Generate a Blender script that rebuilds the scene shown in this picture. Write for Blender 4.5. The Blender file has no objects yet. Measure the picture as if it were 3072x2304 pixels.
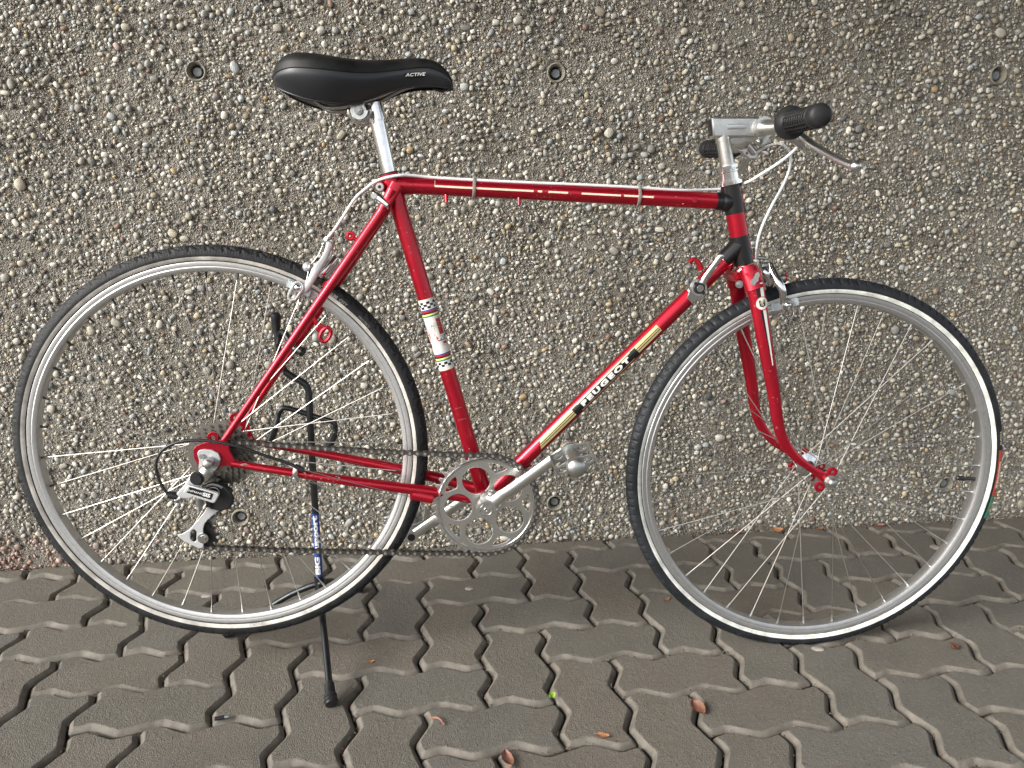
import bpy, bmesh, math, random
import numpy as np
from mathutils import Vector, Matrix, noise
sc = bpy.context.scene
C = sc.collection
R = math.radians
random.seed(7)
rng = np.random.default_rng(11)

# ------------------------------------------------------------------ camera
def cam_matrix(loc, yaw, pitch, roll):
    Rz = Matrix.Rotation(yaw, 3, 'Z'); Rx = Matrix.Rotation(pitch, 3, 'X'); Ry = Matrix.Rotation(roll, 3, 'Y')
    M = Rz @ Rx @ Ry
    right, fwd, up = M.col[0], M.col[1], M.col[2]
    m = Matrix((right, up, -fwd)).transposed().to_4x4()
    m.translation = loc
    return m
cam_d = bpy.data.cameras.new('camera'); cam = bpy.data.objects.new('camera', cam_d); C.objects.link(cam)
cam.matrix_world = cam_matrix(Vector((0.0494, -1.5702, 0.8173)), R(-5.4052), R(-13.4817), R(0.6141))
cam_d.sensor_width = 36.0; cam_d.lens = 27.02; cam_d.clip_start = 0.02; cam_d.clip_end = 500
sc.camera = cam

# ------------------------------------------------------------------ world, sun, exposure
SUN_AZ, SUN_EL = R(-117), R(29)       # azimuth measured from +Y clockwise: the light comes from the left, in front of the wall
w = bpy.data.worlds.new('World'); sc.world = w; w.use_nodes = True
nt = w.node_tree; nt.nodes.clear()
sky = nt.nodes.new('ShaderNodeTexSky'); sky.sky_type = 'NISHITA'; sky.sun_disc = False
sky.sun_elevation = SUN_EL; sky.sun_rotation = SUN_AZ; sky.dust_density = 3.0; sky.air_density = 1.0; sky.ozone_density = 1.0
hs = nt.nodes.new('ShaderNodeHueSaturation'); hs.inputs['Saturation'].default_value = 0.30
bg = nt.nodes.new('ShaderNodeBackground'); bg.inputs['Strength'].default_value = 0.13
wo = nt.nodes.new('ShaderNodeOutputWorld')
nt.links.new(sky.outputs[0], hs.inputs['Color']); nt.links.new(hs.outputs[0], bg.inputs['Color']); nt.links.new(bg.outputs[0], wo.inputs['Surface'])
sd = bpy.data.lights.new('sun', 'SUN'); sd.energy = 1.5; sd.angle = R(26); sd.color = (1.0, 0.965, 0.90)
sun = bpy.data.objects.new('sun', sd); C.objects.link(sun)
sv = Vector((math.sin(SUN_AZ)*math.cos(SUN_EL), math.cos(SUN_AZ)*math.cos(SUN_EL), math.sin(SUN_EL)))
sun.rotation_euler = sv.to_track_quat('Z', 'Y').to_euler(); sun.location = sv*4
sc.view_settings.view_transform = 'Standard'; sc.view_settings.look = 'None'
sc.view_settings.exposure = 1.25; sc.view_settings.gamma = 1.0; sc.view_settings.use_curve_mapping = False

# ------------------------------------------------------------------ material helpers
def mat(name, col=(.5, .5, .5), rough=.5, metal=0.0, coat=0.0, spec=.5):
    m = bpy.data.materials.new(name); m.use_nodes = True
    b = m.node_tree.nodes['Principled BSDF']
    b.inputs['Base Color'].default_value = (*col, 1); b.inputs['Roughness'].default_value = rough
    b.inputs['Metallic'].default_value = metal; b.inputs['Coat Weight'].default_value = coat
    b.inputs['Coat Roughness'].default_value = .12; b.inputs['Specular IOR Level'].default_value = spec
    return m
class NT:
    def __init__(s, m): s.t = m.node_tree; s.b = s.t.nodes['Principled BSDF']
    def n(s, typ, ins=None, **kw):
        x = s.t.nodes.new(typ)
        for k, v in kw.items(): setattr(x, k, v)
        if ins:
            for k, v in ins.items():
                if hasattr(v, 'links') or isinstance(v, bpy.types.NodeSocket): s.t.links.new(v, x.inputs[k])
                else: x.inputs[k].default_value = v
        return x
    def coord(s, which='Object'): return s.n('ShaderNodeTexCoord').outputs[which]
    def noise(s, vec, scale, detail=3, rough=.55, dist=0): return s.n('ShaderNodeTexNoise', {'Vector': vec, 'Scale': scale, 'Detail': detail, 'Roughness': rough, 'Distortion': dist}).outputs['Fac']
    def voro(s, vec, scale, feature='F1', out='Distance', rnd=1.0): return s.n('ShaderNodeTexVoronoi', {'Vector': vec, 'Scale': scale, 'Randomness': rnd}, feature=feature).outputs[out]
    def math(s, op, a, b=0.0, c=0.0, clamp=False): return s.n('ShaderNodeMath', {0: a, 1: b, 2: c}, operation=op, use_clamp=clamp).outputs[0]
    def ramp(s, fac, stops, interp='LINEAR'):
        x = s.n('ShaderNodeValToRGB', {'Fac': fac}); cr = x.color_ramp; cr.interpolation = interp
        while len(cr.elements) < len(stops): cr.elements.new(0.5)
        for e, (p, c) in zip(cr.elements, stops):
            e.position = p; e.color = (*c, 1) if len(c) == 3 else c
        return x.outputs['Color']
    def mix(s, fac, a, b, blend='MIX'):
        x = s.n('ShaderNodeMix', data_type='RGBA', blend_type=blend)
        for sock, v in ((x.inputs[0], fac), (x.inputs[6], a), (x.inputs[7], b)):
            if isinstance(v, bpy.types.NodeSocket): s.t.links.new(v, sock)
            else: sock.default_value = v if not isinstance(v, tuple) else (*v, 1)[:4]
        return x.outputs[2]
    def step(s, v, lo, hi): return s.n('ShaderNodeMapRange', {'Value': v, 'From Min': lo, 'From Max': hi}).outputs[0]
    def bump(s, h, strength, dist): return s.n('ShaderNodeBump', {'Height': h, 'Strength': strength, 'Distance': dist}).outputs[0]
    def set(s, name, v):
        if isinstance(v, bpy.types.NodeSocket): s.t.links.new(v, s.b.inputs[name])
        else: s.b.inputs[name].default_value = v

def red_paint():
    m = mat('red_metallic_paint', (.42, .003, .018), .34, .75, .5)
    t = NT(m); o = t.coord()
    n1 = t.noise(o, 260, 4, .6); n2 = t.noise(o, 30, 3); chips = t.math('MULTIPLY', t.step(n1, .655, .67), t.step(n2, .54, .58))
    tone = t.mix(t.noise(o, 9, 3), (.29, .0015, .011, 1), (.43, .003, .020, 1))
    flake = t.mix(t.noise(o, 2200, 1), tone, (.55, .012, .035, 1))
    t.set('Base Color', t.mix(chips, flake, (.22, .17, .15, 1)))
    t.set('Metallic', t.math('SUBTRACT', .75, t.math('MULTIPLY', chips, .7)))
    t.set('Roughness', t.math('ADD', .27, t.math('MULTIPLY', t.noise(o, 55, 4), .16)))
    t.set('Normal', t.bump(t.math('SUBTRACT', 0.0, chips), .5, .0004))
    return m
def metal(name, col, rough, scratch=.1, scale=60, dirt=.0):
    m = mat(name, col, rough, 1.0); t = NT(m); o = t.coord()
    n = t.noise(o, scale, 5, .65); n2 = t.noise(o, scale*6, 3)
    t.set('Roughness', t.math('ADD', rough-scratch*.5, t.math('MULTIPLY', n, scratch*1.4)))
    dark = tuple(c*.55 for c in col)
    t.set('Base Color', t.mix(t.math('MULTIPLY', t.step(t.math('ADD', n, t.math('MULTIPLY', n2, .4)), .6, 1.0), .5+dirt), (*col, 1), (*dark, 1)))
    t.set('Normal', t.bump(n2, .08, .0003))
    return m
def rubber(name, col, rough=.55, scale=500):
    m = mat(name, col, rough); t = NT(m); o = t.coord()
    n = t.noise(o, 40, 4); n2 = t.noise(o, scale, 3)
    t.set('Base Color', t.mix(t.step(n, .35, .75), (*col, 1), tuple(min(1, c*1.9+.006) for c in col)+(1,)))
    t.set('Roughness', t.math('ADD', rough-.1, t.math('MULTIPLY', n, .25)))
    t.set('Normal', t.bump(n2, .12, .0003)); t.set('Specular IOR Level', .32)
    return m
RED = red_paint()
CHROME = metal('polished_chrome', (.86, .86, .86), .12, .10, 50)
ALU = metal('brushed_aluminium', (.70, .70, .68), .30, .14, 80)
POL = metal('satin_lever_alloy', (.80, .80, .80), .30, .06, 40)
RIMALU = metal('rim_aluminium', (.62, .62, .62), .42, .16, 45, .1)
STEEL = metal('spoke_steel', (.50, .485, .45), .38, .1, 90)
DARKST = metal('oily_chain_steel', (.16, .15, .14), .40, .2, 160, .2)
PINST = metal('chain_pin_steel', (.62, .60, .57), .36, .1, 160)
COG = metal('sprocket_steel', (.33, .31, .28), .36, .2, 160, .3)
TYRE = rubber('tyre_rubber', (.009, .0095, .011), .60)
TYREF = rubber('front_tyre_rubber', (.009, .0105, .013), .55)
STRIPE = rubber('reflective_sidewall_stripe', (.36, .34, .31), .42, 700)
STRIPEF = rubber('reflective_sidewall_stripe_front', (.50, .51, .48), .38, 700)
BLK = rubber('black_rubber', (.010, .010, .011), .42)
BLKP = mat('black_paint', (.006, .006, .007), .32, 0, .12)
PLAST = mat('black_plastic', (.014, .014, .016), .4)
SADTOP = rubber('saddle_top_vinyl', (.005, .005, .005), .50, 900)
SADSIDE = mat('saddle_side_vinyl', (.024, .026, .030), .33)
WHITEC = mat('white_cable_housing', (.72, .74, .76), .35)
STICK = mat('white_sticker', (.70, .70, .68), .35, 0, .2)
CREAM = mat('cream_decal', (.72, .66, .50), .4)
GOLD = mat('pale_gold_decal', (.60, .50, .24), .38, .2)
BLUE = mat('blue_print', (.02, .07, .32), .4)
REDP = mat('red_print', (.40, .01, .02), .4)
YEL = mat('yellow_print', (.75, .68, .22), .4)
GRN = mat('green_print', (.02, .20, .12), .4)
WHT = mat('white_print', (.78, .78, .76), .4)
GREYT = mat('embossed_grey', (.20, .19, .18), .5)
PADM = mat('pale_brake_pad_holder', (.52, .58, .62), .35, .3)
SILV = mat('silver_painted_alloy', (.55, .56, .57), .32, .35)
STANDM = metal('worn_black_steel', (.07, .075, .08), .36, .25, 120, .2)
GREYZ = metal('zinc_cap', (.50, .51, .50), .36, .2, 60, .1)
CABLEW = metal('cable_wire', (.40, .40, .38), .3, .1, 100)
CLEAR = mat('clear_zip_tie', (.22, .20, .18), .3)
FADE = mat('faded_red_lining', (.50, .07, .10), .4)

# ------------------------------------------------------------------ mesh helpers
def frames(pts, closed=False):
    n = len(pts); T = []
    for i in range(n):
        a = pts[(i-1) % n] if (closed or i > 0) else pts[0]; b = pts[(i+1) % n] if (closed or i < n-1) else pts[-1]
        T.append((b-a).normalized())
    ref = Vector((0, 1, 0)) if abs(T[0].y) < .9 else Vector((1, 0, 0))
    N = (ref-T[0]*ref.dot(T[0])).normalized(); out = []
    for t in T:
        N = (N-t*N.dot(t)).normalized(); out.append((t, N.copy(), t.cross(N)))
    return out
def smooth(pts, n=6):
    pts = [Vector(p) for p in pts]; out = []
    P = [pts[0]*2-pts[1]]+pts+[pts[-1]*2-pts[-2]]
    for i in range(1, len(P)-2):
        for k in range(n):
            t = k/n; a, b, c, d = P[i-1], P[i], P[i+1], P[i+2]
            out.append(.5*((2*b)+(c-a)*t+(2*a-5*b+4*c-d)*t*t+(3*b-a-3*c+d)*t**3))
    out.append(pts[-1]); return out
class MB:
    def __init__(s): s.v = []; s.f = []; s.m = []
    def add(s, V, F, mi=0):
        o = len(s.v); s.v += [tuple(x) for x in V]; s.f += [tuple(i+o for i in f) for f in F]; s.m += [mi]*len(F)
    def tube(s, pts, r, seg=14, caps=True, closed=False, flat=None, mi=0, rings=False):
        pts = [Vector(p) for p in pts]; fr = frames(pts, closed); n = len(pts); V = []
        rr = r if isinstance(r, (list, tuple)) else [r]*n
        if len(rr) != n: rr = [rr[0]+(rr[-1]-rr[0])*i/(n-1) for i in range(n)] if len(rr) == 2 else [np.interp(i/(n-1), np.linspace(0, 1, len(rr)), rr) for i in range(n)]
        for i, (p, (t, a, b)) in enumerate(zip(pts, fr)):
            if flat is not None:
                d = Vector(flat[1]); b2 = (d-t*d.dot(t)).normalized(); a2 = t.cross(b2); ra, rb = rr[i], rr[i]*flat[0]; a, b = a2, b2
            else: ra = rb = rr[i]
            for k in range(seg):
                th = 2*math.pi*k/seg; V.append(p+a*math.cos(th)*ra+b*math.sin(th)*rb)
        F = []
        for i in range(n if closed else n-1):
            j = (i+1) % n
            for k in range(seg): F.append((i*seg+k, i*seg+(k+1) % seg, j*seg+(k+1) % seg, j*seg+k))
        if caps and not closed:
            F.append(tuple(range(seg))[::-1]); F.append(tuple((n-1)*seg+k for k in range(seg)))
        s.add(V, F, mi); return s
    def lathe(s, prof, centre, axis, seg=40, closed=False, mi=0, ang0=0):
        # prof: (radius, along) pairs; axis direction
        c = Vector(centre); a = Vector(axis).normalized()
        ref = Vector((1, 0, 0)) if abs(a.x) < .9 else Vector((0, 0, 1)); e1 = (ref-a*ref.dot(a)).normalized(); e2 = a.cross(e1)
        V = []; n = len(prof)
        for k in range(seg):
            th = ang0+2*math.pi*k/seg; d = e1*math.cos(th)+e2*math.sin(th)
            for (r, h) in prof: V.append(c+d*r+a*h)
        F = []; m = n if closed else n-1
        for k in range(seg):
            kk = (k+1) % seg
            for i in range(m):
                j = (i+1) % n; F.append((k*n+i, kk*n+i, kk*n+j, k*n+j))
        s.add(V, F, mi); return s
    def box(s, c, sx, sy, sz, rot=None, mi=0):
        V = []
        for x in (-1, 1):
            for y in (-1, 1):
                for z in (-1, 1):
                    q = Vector((x*sx/2, y*sy/2, z*sz/2)); V.append(Vector(c)+(rot@q if rot else q))
        s.add(V, [(0, 1, 3, 2), (4, 6, 7, 5), (0, 4, 5, 1), (2, 3, 7, 6), (0, 2, 6, 4), (1, 5, 7, 3)], mi); return s
    def ball(s, c, r, seg=16, sc3=(1, 1, 1), mi=0):
        n = seg//2; prof = [(max(1e-5, math.sin(math.pi*i/n)), -math.cos(math.pi*i/n)) for i in range(n+1)]
        t = MB().lathe(prof, (0, 0, 0), (0, 0, 1), seg)
        s.add([Vector(c)+Vector((x*r*sc3[0], y*r*sc3[1], z*r*sc3[2])) for x, y, z in t.v], t.f, mi); return s
    def build(s, name, mats, parent=None, bevel=0, sharp=38, label=None, flip=True):
        me = bpy.data.meshes.new(name); me.from_pydata(s.v, [], s.f)
        for m in (mats if isinstance(mats, (list, tuple)) else [mats]): me.materials.append(m)
        me.polygons.foreach_set('material_index', s.m)
        bm = bmesh.new(); bm.from_mesh(me)
        if bevel:
            es = [e for e in bm.edges if len(e.link_faces) == 2 and e.calc_face_angle(0) > R(40)]
            bmesh.ops.bevel(bm, geom=es, offset=bevel, segments=2, affect='EDGES', clamp_overlap=True)
        bmesh.ops.recalc_face_normals(bm, faces=bm.faces); bm.to_mesh(me); bm.free()
        me.polygons.foreach_set('use_smooth', [True]*len(me.polygons)); me.set_sharp_from_angle(angle=R(sharp))
        o = bpy.data.objects.new(name, me); C.objects.link(o)
        if parent: o.parent = parent
        if label: o['label'] = label
        return o
def emptyobj(name, label, cat, group=None):
    o = bpy.data.objects.new(name, None); C.objects.link(o); o.empty_display_size = .05
    o['label'] = label; o['category'] = cat
    if group: o['group'] = group
    return o
def tag(o, label=None, cat=None, group=None, kind=None):
    for k, v in (('label', label), ('category', cat), ('group', group), ('kind', kind)):
        if v: o[k] = v
    return o

# flat plates from outlines (2-D curve fill handles holes); xy -> mapped by fn(x, y, z)
def fill_mesh(loops, depth=.001, bev=0.0):
    cu = bpy.data.curves.new('tmp', 'CURVE'); cu.dimensions = '2D'; cu.fill_mode = 'BOTH'; cu.extrude = depth/2-bev; cu.bevel_depth = bev; cu.bevel_resolution = 1
    for lp in loops:
        sp = cu.splines.new('POLY'); sp.points.add(len(lp)-1); sp.use_cyclic_u = True
        for p, q in zip(sp.points, lp): p.co = (q[0], q[1], 0, 1)
    return curve_to_data(cu)
def curve_to_data(cu):
    o = bpy.data.objects.new('tmp', cu); C.objects.link(o); dg = bpy.context.evaluated_depsgraph_get()
    me = bpy.data.meshes.new_from_object(o.evaluated_get(dg)); bpy.data.objects.remove(o); bpy.data.curves.remove(cu)
    V = [v.co.copy() for v in me.vertices]; F = [tuple(p.vertices) for p in me.polygons]; bpy.data.meshes.remove(me)
    return V, F
def text_data(body, size, shear=0, bold=0.0, sx=1.0, space=1.0, cuts=0.0):
    cu = bpy.data.curves.new('txt', 'FONT'); cu.body = body; cu.size = size; cu.shear = shear; cu.offset = bold; cu.space_character = space
    cu.align_x = 'CENTER'; cu.align_y = 'CENTER'; cu.resolution_u = 3
    V, F = curve_to_data(cu)
    if cuts:
        bm = bmesh.new(); vs = [bm.verts.new(v) for v in V]
        for f in F:
            try: bm.faces.new([vs[i] for i in f])
            except ValueError: pass
        y = -size
        while y < size:
            bmesh.ops.bisect_plane(bm, geom=bm.verts[:]+bm.edges[:]+bm.faces[:], plane_co=(0, y, 0), plane_no=(0, 1, 0)); y += cuts
        bm.verts.index_update(); V = [v.co.copy() for v in bm.verts]; F = [tuple(v.index for v in f.verts) for f in bm.faces]; bm.free()
    return [Vector((v.x*sx, v.y, v.z)) for v in V], F

# ================================================================== GROUND
CELL = .1125; WALL_Y = .167
def paver_mat():
    m = mat('grey_brown_concrete_paver', (.14, .13, .115), .85); t = NT(m)
    oi = t.n('ShaderNodeObjectInfo').outputs['Random']; o = t.coord()
    off = t.n('ShaderNodeCombineXYZ', {0: t.math('MULTIPLY', oi, 37.0), 1: t.math('MULTIPLY', oi, 91.0), 2: 0.0}).outputs[0]
    v = t.n('ShaderNodeVectorMath', {0: o, 1: off}, operation='ADD').outputs[0]
    base = t.ramp(oi, [(0, (.118, .108, .088)), (.25, (.124, .118, .102)), (.5, (.134, .122, .098)), (.75, (.140, .119, .096)), (1, (.113, .109, .092))])
    big = t.noise(v, 14, 4, .6); base = t.mix(t.step(big, .3, .75), base, t.mix(.5, base, (.165, .150, .128, 1)))
    stain = t.step(t.noise(v, 6, 3), .58, .72); base = t.mix(t.math('MULTIPLY', stain, .45), base, (.085, .078, .070, 1))
    red = t.step(t.noise(v, 9, 2), .60, .75); base = t.mix(t.math('MULTIPLY', red, .35), base, (.165, .110, .088, 1))
    gr = t.voro(v, 330, 'F1', 'Color'); g1 = t.n('ShaderNodeSeparateColor', {0: gr}).outputs[0]
    base = t.mix(t.math('MULTIPLY', t.step(g1, .88, .99), .35), base, (.26, .24, .21, 1))
    base = t.mix(t.math('MULTIPLY', t.step(g1, .0, .14), -.0), base, (.05, .047, .042, 1))
    spk = t.voro(v, 160, 'F1', 'Distance'); pit = t.math('SUBTRACT', 1.0, t.step(spk, .05, .22))
    keep = t.step(t.noise(v, 60, 2), .44, .54); pit = t.math('MULTIPLY', pit, keep)
    base = t.mix(t.math('MULTIPLY', pit, .75), base, (.035, .032, .028, 1))
    t.set('Base Color', base)
    h = t.math('ADD', t.math('MULTIPLY', t.noise(v, 480, 2, .6), 1.0), t.math('MULTIPLY', t.noise(v, 110, 4, .7), 1.1))
    h = t.math('SUBTRACT', h, t.math('MULTIPLY', pit, 1.3)); t.set('Normal', t.bump(h, 1.0, .0032)); t.set('Roughness', .82)
    return m
PAVER = paver_mat()
def edge_mat():
    m = mat('smooth_chamfer_concrete', (.17, .15, .13), .8); t = NT(m); o = t.coord('Object'); g = t.n('ShaderNodeNewGeometry').outputs['Position']
    t.set('Base Color', t.mix(t.step(t.noise(g, 45, 4, .6), .35, .65), (.180, .162, .138, 1), (.108, .098, .083, 1))); t.set('Normal', t.bump(t.noise(g, 500, 3), .6, .001)); return m
EDGE = edge_mat()
def sand_mat():
    m = mat('joint_sand', (.05, .04, .032), .95); t = NT(m); o = t.coord()
    t.set('Base Color', t.mix(t.noise(o, 160, 4), (.022, .018, .014, 1), (.09, .068, .05, 1))); t.set('Normal', t.bump(t.noise(o, 500, 4), 1, .003)); return m
SAND = sand_mat()
ground = MB(); ground.add([(-60, -60, -.019), (60, -60, -.019), (60, WALL_Y+.4, -.019), (-60, WALL_Y+.4, -.019)], [(0, 1, 2, 3)])
ground = ground.build('pavement', SAND); tag(ground, kind='structure')

AMP = .098
def edge_profile(a, b):
    a = Vector(a); b = Vector(b); d = b-a; nrm = Vector((-d.y, d.x)); pts = []
    for t, k in ((0, 0), (.29, AMP), (.71, -AMP)): pts.append(a+d*t+nrm*k)
    return pts
def paver_outline():
    c = [(0, 0), (1, 0), (2, 0), (2, -1), (1, -1), (0, -1)]; out = []
    # every lattice edge is walked in its canonical sense (+x, or -y) so that neighbours interlock
    def edge(a, b):
        (x0, y0), (x1, y1) = a, b
        if x1 > x0 or y1 < y0: return edge_profile(a, b)
        p = edge_profile(b, a); return [Vector(a)]+[p[2], p[1]]
    for i in range(6): out += edge(c[i], c[(i+1) % 6])
    return [p-Vector((1, -.5)) for p in out]
RAW = paver_outline()
def round_poly(P):
    res = []
    for i in range(len(P)):
        a, b, d = P[i-1], P[i], P[(i+1) % len(P)]
        res += [b+(a-b)*.13, b*.90+(a+d)*.05, b+(d-b)*.13]
    return res
OUT = round_poly(RAW)
def offset_poly(P, d):
    """true mitred inset of a clockwise outline"""
    n = len(P); res = []
    for i in range(n):
        a, b, c = P[i-1], P[i], P[(i+1) % n]
        t1 = (b-a).normalized(); t2 = (c-b).normalized(); n1 = Vector((t1.y, -t1.x)); n2 = Vector((t2.y, -t2.x))
        m = (n1+n2); L = m.length
        if L < .2: m = n1; k = 1
        else: m = m/L; k = min(1.5, 1/max(.3, m.dot(n1)))
        res.append(b+m*d*k)
    return res
def clip_poly(P, ymax):
    out = []
    for i in range(len(P)):
        a, b = P[i], P[(i+1) % len(P)]
        if a.y <= ymax: out.append(a)
        if (a.y <= ymax) != (b.y <= ymax):
            t = (ymax-a.y)/(b.y-a.y); out.append(a+(b-a)*t)
    return out
def paver_mesh(seed, P=None):
    rnd = random.Random(seed); clipped = P is not None; P = P or [p*CELL for p in RAW]
    P = [p+Vector((rnd.uniform(-1, 1), rnd.uniform(-1, 1)))*.0006 for p in P]
    if clipped:
        Q = []
        for p in P:
            if not Q or (p-Q[-1]).length > .012: Q.append(p)
        if len(Q) > 3 and (Q[0]-Q[-1]).length < .012: Q.pop()
        P = Q
        if len(P) < 3: return None
    rings = [(offset_poly(P, .0016), -.05), (offset_poly(P, .0016), -.0090), (offset_poly(P, .0030), -.0066), (offset_poly(P, .0082), -.0008), (offset_poly(P, .0096), 0), (offset_poly(P, .0120), 0)]
    mb = MB(); V = []; P0 = P
    area = abs(sum(a.x*b.y-b.x*a.y for a, b in zip(P, P[1:]+P[:1])))/2
    if clipped and area < .0030: rings = [(offset_poly(P0, .0008), -.05), (offset_poly(P0, .0008), -.0030), (offset_poly(P0, .0022), -.0010)]
    rings = [(round_poly(q), z) for q, z in rings]; P = rings[0][0]
    for r, z in rings: V += [(p.x, p.y, z+rnd.uniform(-.0004, .0004)*(1 if -.01 < z < 0 else 0)) for p in r]
    n = len(P); F = []
    for k in range(len(rings)-1):
        for i in range(n): F.append((k*n+i, k*n+(i+1) % n, (k+1)*n+(i+1) % n, (k+1)*n+i))
    F.append(tuple((len(rings)-1)*n+i for i in range(n)))
    mb.add(V, F); mb.m = [1 if n <= q < 3*n and len(rings) > 3 else 0 for q in range(len(F))]; return mb
pv_meshes = []
for q in range(5):
    o = paver_mesh(q).build('paver', [PAVER, EDGE], sharp=24); pv_meshes.append(o.data); bpy.data.objects.remove(o)
cells = []
for i in range(-15, 27):
    for j in range(-4, 26):
        k = (i-j) % 4
        if k == 0: cells.append((i+1.0, j+.5, 0))      # lying along the wall
        elif k == 3: cells.append((i+.5, j+1.0, 1))    # pointing at the wall
near = sorted(cells, key=lambda c: (c[0]*CELL-.35)**2*.5+(-c[1]*CELL-.05)**2)
far_mb = MB()
for idx, (cx, cy, rot) in enumerate(near):
    x, y = cx*CELL, -cy*CELL
    th = -math.pi/2*rot+random.gauss(0, .005); tilt = (random.gauss(0, .0065), random.gauss(0, .0065)); dz = random.gauss(0, .0010)
    M = Matrix.Translation((x+random.gauss(0, .0006), y+random.gauss(0, .0006), dz)) @ Matrix.Rotation(tilt[0], 4, 'X') @ Matrix.Rotation(tilt[1], 4, 'Y') @ Matrix.Rotation(th, 4, 'Z')
    if random.random() < .5 and not False: M = M @ Matrix.Rotation(math.pi, 4, 'Z')
    corners = [M @ Vector((p.x*CELL, p.y*CELL, 0)) for p in OUT]
    ymax, ymin = max(c.y for c in corners), min(c.y for c in corners)
    lim = WALL_Y-.004
    if ymin > lim-.004: continue
    if ymax > lim:
        P = clip_poly([Vector(((M @ Vector((p.x*CELL, p.y*CELL, 0))).x, (M @ Vector((p.x*CELL, p.y*CELL, 0))).y)) for p in RAW], lim)
        P = [p-Vector((x, y)) for p in P]
        mb = paver_mesh(idx, P); M = Matrix.Translation((x, y, dz*.5))
        if mb is None: continue
    else: mb = None
    if idx < 285:
        if mb is None: o = bpy.data.objects.new('paver', pv_meshes[idx % 5]); C.objects.link(o)
        else: o = mb.build('paver', [PAVER, EDGE], sharp=24)
        o.parent = ground; o.matrix_local = M
    else:
        if mb is None:
            me = pv_meshes[idx % 5]; far_mb.add([M @ v.co for v in me.vertices], [tuple(p.vertices) for p in me.polygons if p.center.z > -.02])
        else: far_mb.add([M @ Vector(v) for v in mb.v], mb.f)
o = far_mb.build('more_pavers', PAVER, ground, sharp=60); tag(o, kind='stuff')

# ================================================================== WALL
X0, X1, WT = -1.75, 2.55, 2.75
def cement_mat():
    m = mat('washed_cement', (.20, .18, .15), .9); t = NT(m); o = t.coord()
    a = t.noise(o, 60, 5, .7); b = t.voro(o, 330, 'F1', 'Distance'); c2 = t.noise(o, 4, 3)
    col = t.ramp(a, [(.25, (.10, .09, .073)), (.5, (.235, .215, .18)), (.75, (.38, .355, .305))])
    vc = t.n('ShaderNodeSeparateColor', {0: t.voro(o, 260, 'F1', 'Color')}).outputs[0]
    col = t.mix(t.math('MULTIPLY', t.step(vc, .65, .8), .8), col, (.36, .335, .29, 1))
    col = t.mix(t.math('MULTIPLY', t.step(vc, .0, .12), .0), col, (.05, .045, .04, 1))
    col = t.mix(t.math('MULTIPLY', t.step(c2, .45, .7), .35), col, (.115, .098, .074, 1))
    t.set('Base Color', col)
    h = t.math('ADD', t.math('MULTIPLY', t.noise(o, 130, 5, .75), 1.0), t.math('MULTIPLY', t.math('SUBTRACT', .6, b), .9))
    t.set('Normal', t.bump(h, 1.0, .006)); return m
CEM = cement_mat()
STONE_STOPS = [(0, (.45, .42, .36)), (.10, (.36, .34, .295)), (.22, (.54, .515, .45)), (.36, (.31, .31, .30)), (.45, (.38, .40, .405)), (.55, (.44, .40, .32)),
               (.65, (.27, .26, .235)), (.72, (.60, .58, .53)), (.82, (.21, .205, .195)), (.88, (.40, .34, .24)), (.925, (.30, .24, .17)), (.955, (.42, .30, .16)), (.968, (.20, .125, .09)), (.98, (.10, .103, .107)), (.992, (.33, .24, .22))]
def stone_mat(src):
    m = mat('pebble_stone' + ('' if src == 'attr' else '_large'), (.4, .38, .34), .62); t = NT(m); o = t.coord()
    if src == 'attr': r = t.n('ShaderNodeAttribute', attribute_name='rnd').outputs['Fac']
    else: r = t.n('ShaderNodeObjectInfo').outputs['Random']
    col = t.ramp(r, STONE_STOPS, 'CONSTANT')
    r2 = t.math('FRACT', t.math('MULTIPLY', r, 57.31)); geo = t.n('ShaderNodeNewGeometry').outputs['Position']
    col = t.mix(1.0, col, t.n('ShaderNodeCombineColor', {0: t.math('ADD', .72, t.math('MULTIPLY', r2, .5)), 1: t.math('ADD', .72, t.math('MULTIPLY', r2, .5)), 2: t.math('ADD', .70, t.math('MULTIPLY', r2, .5))}).outputs[0], 'MULTIPLY')
    n1 = t.noise(geo, 170, 4, .65); n2 = t.noise(geo, 700, 3)
    col = t.mix(t.math('MULTIPLY', t.step(n1, .5, .8), .45), col, (.14, .12, .095, 1))
    film = t.step(t.noise(geo, 33, 4, .6), .52, .66)      # cement film left on the stones
    col = t.mix(t.math('MULTIPLY', film, .55), col, (.19, .175, .145, 1))
    big = t.step(t.noise(geo, 2.2, 3), .48, .66); col = t.mix(t.math('MULTIPLY', big, .22), col, (.15, .13, .10, 1))
    sep = t.n('ShaderNodeSeparateXYZ', {0: geo})
    algae = t.math('MULTIPLY', t.math('SUBTRACT', 1.0, t.step(sep.outputs[2], .02, .10)), t.math('SUBTRACT', 1.0, t.step(sep.outputs[0], -.86, -.66)))
    col = t.mix(t.math('MULTIPLY', algae, .55), col, (.36, .15, .12, 1))
    t.set('Base Color', col); t.set('Roughness', t.math('ADD', .42, t.math('MULTIPLY', n2, .3)))
    t.set('Normal', t.bump(t.math('ADD', n1, t.math('MULTIPLY', n2, .4)), .35, .0016)); return m
ST_A = stone_mat('attr'); ST_O = stone_mat('obj')
HOLES = [(-.431, 1.0807), (.3167, 1.0807), (1.328, 1.0807), (-.431, .096), (.3167, .096), (1.328, .096)]
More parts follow.
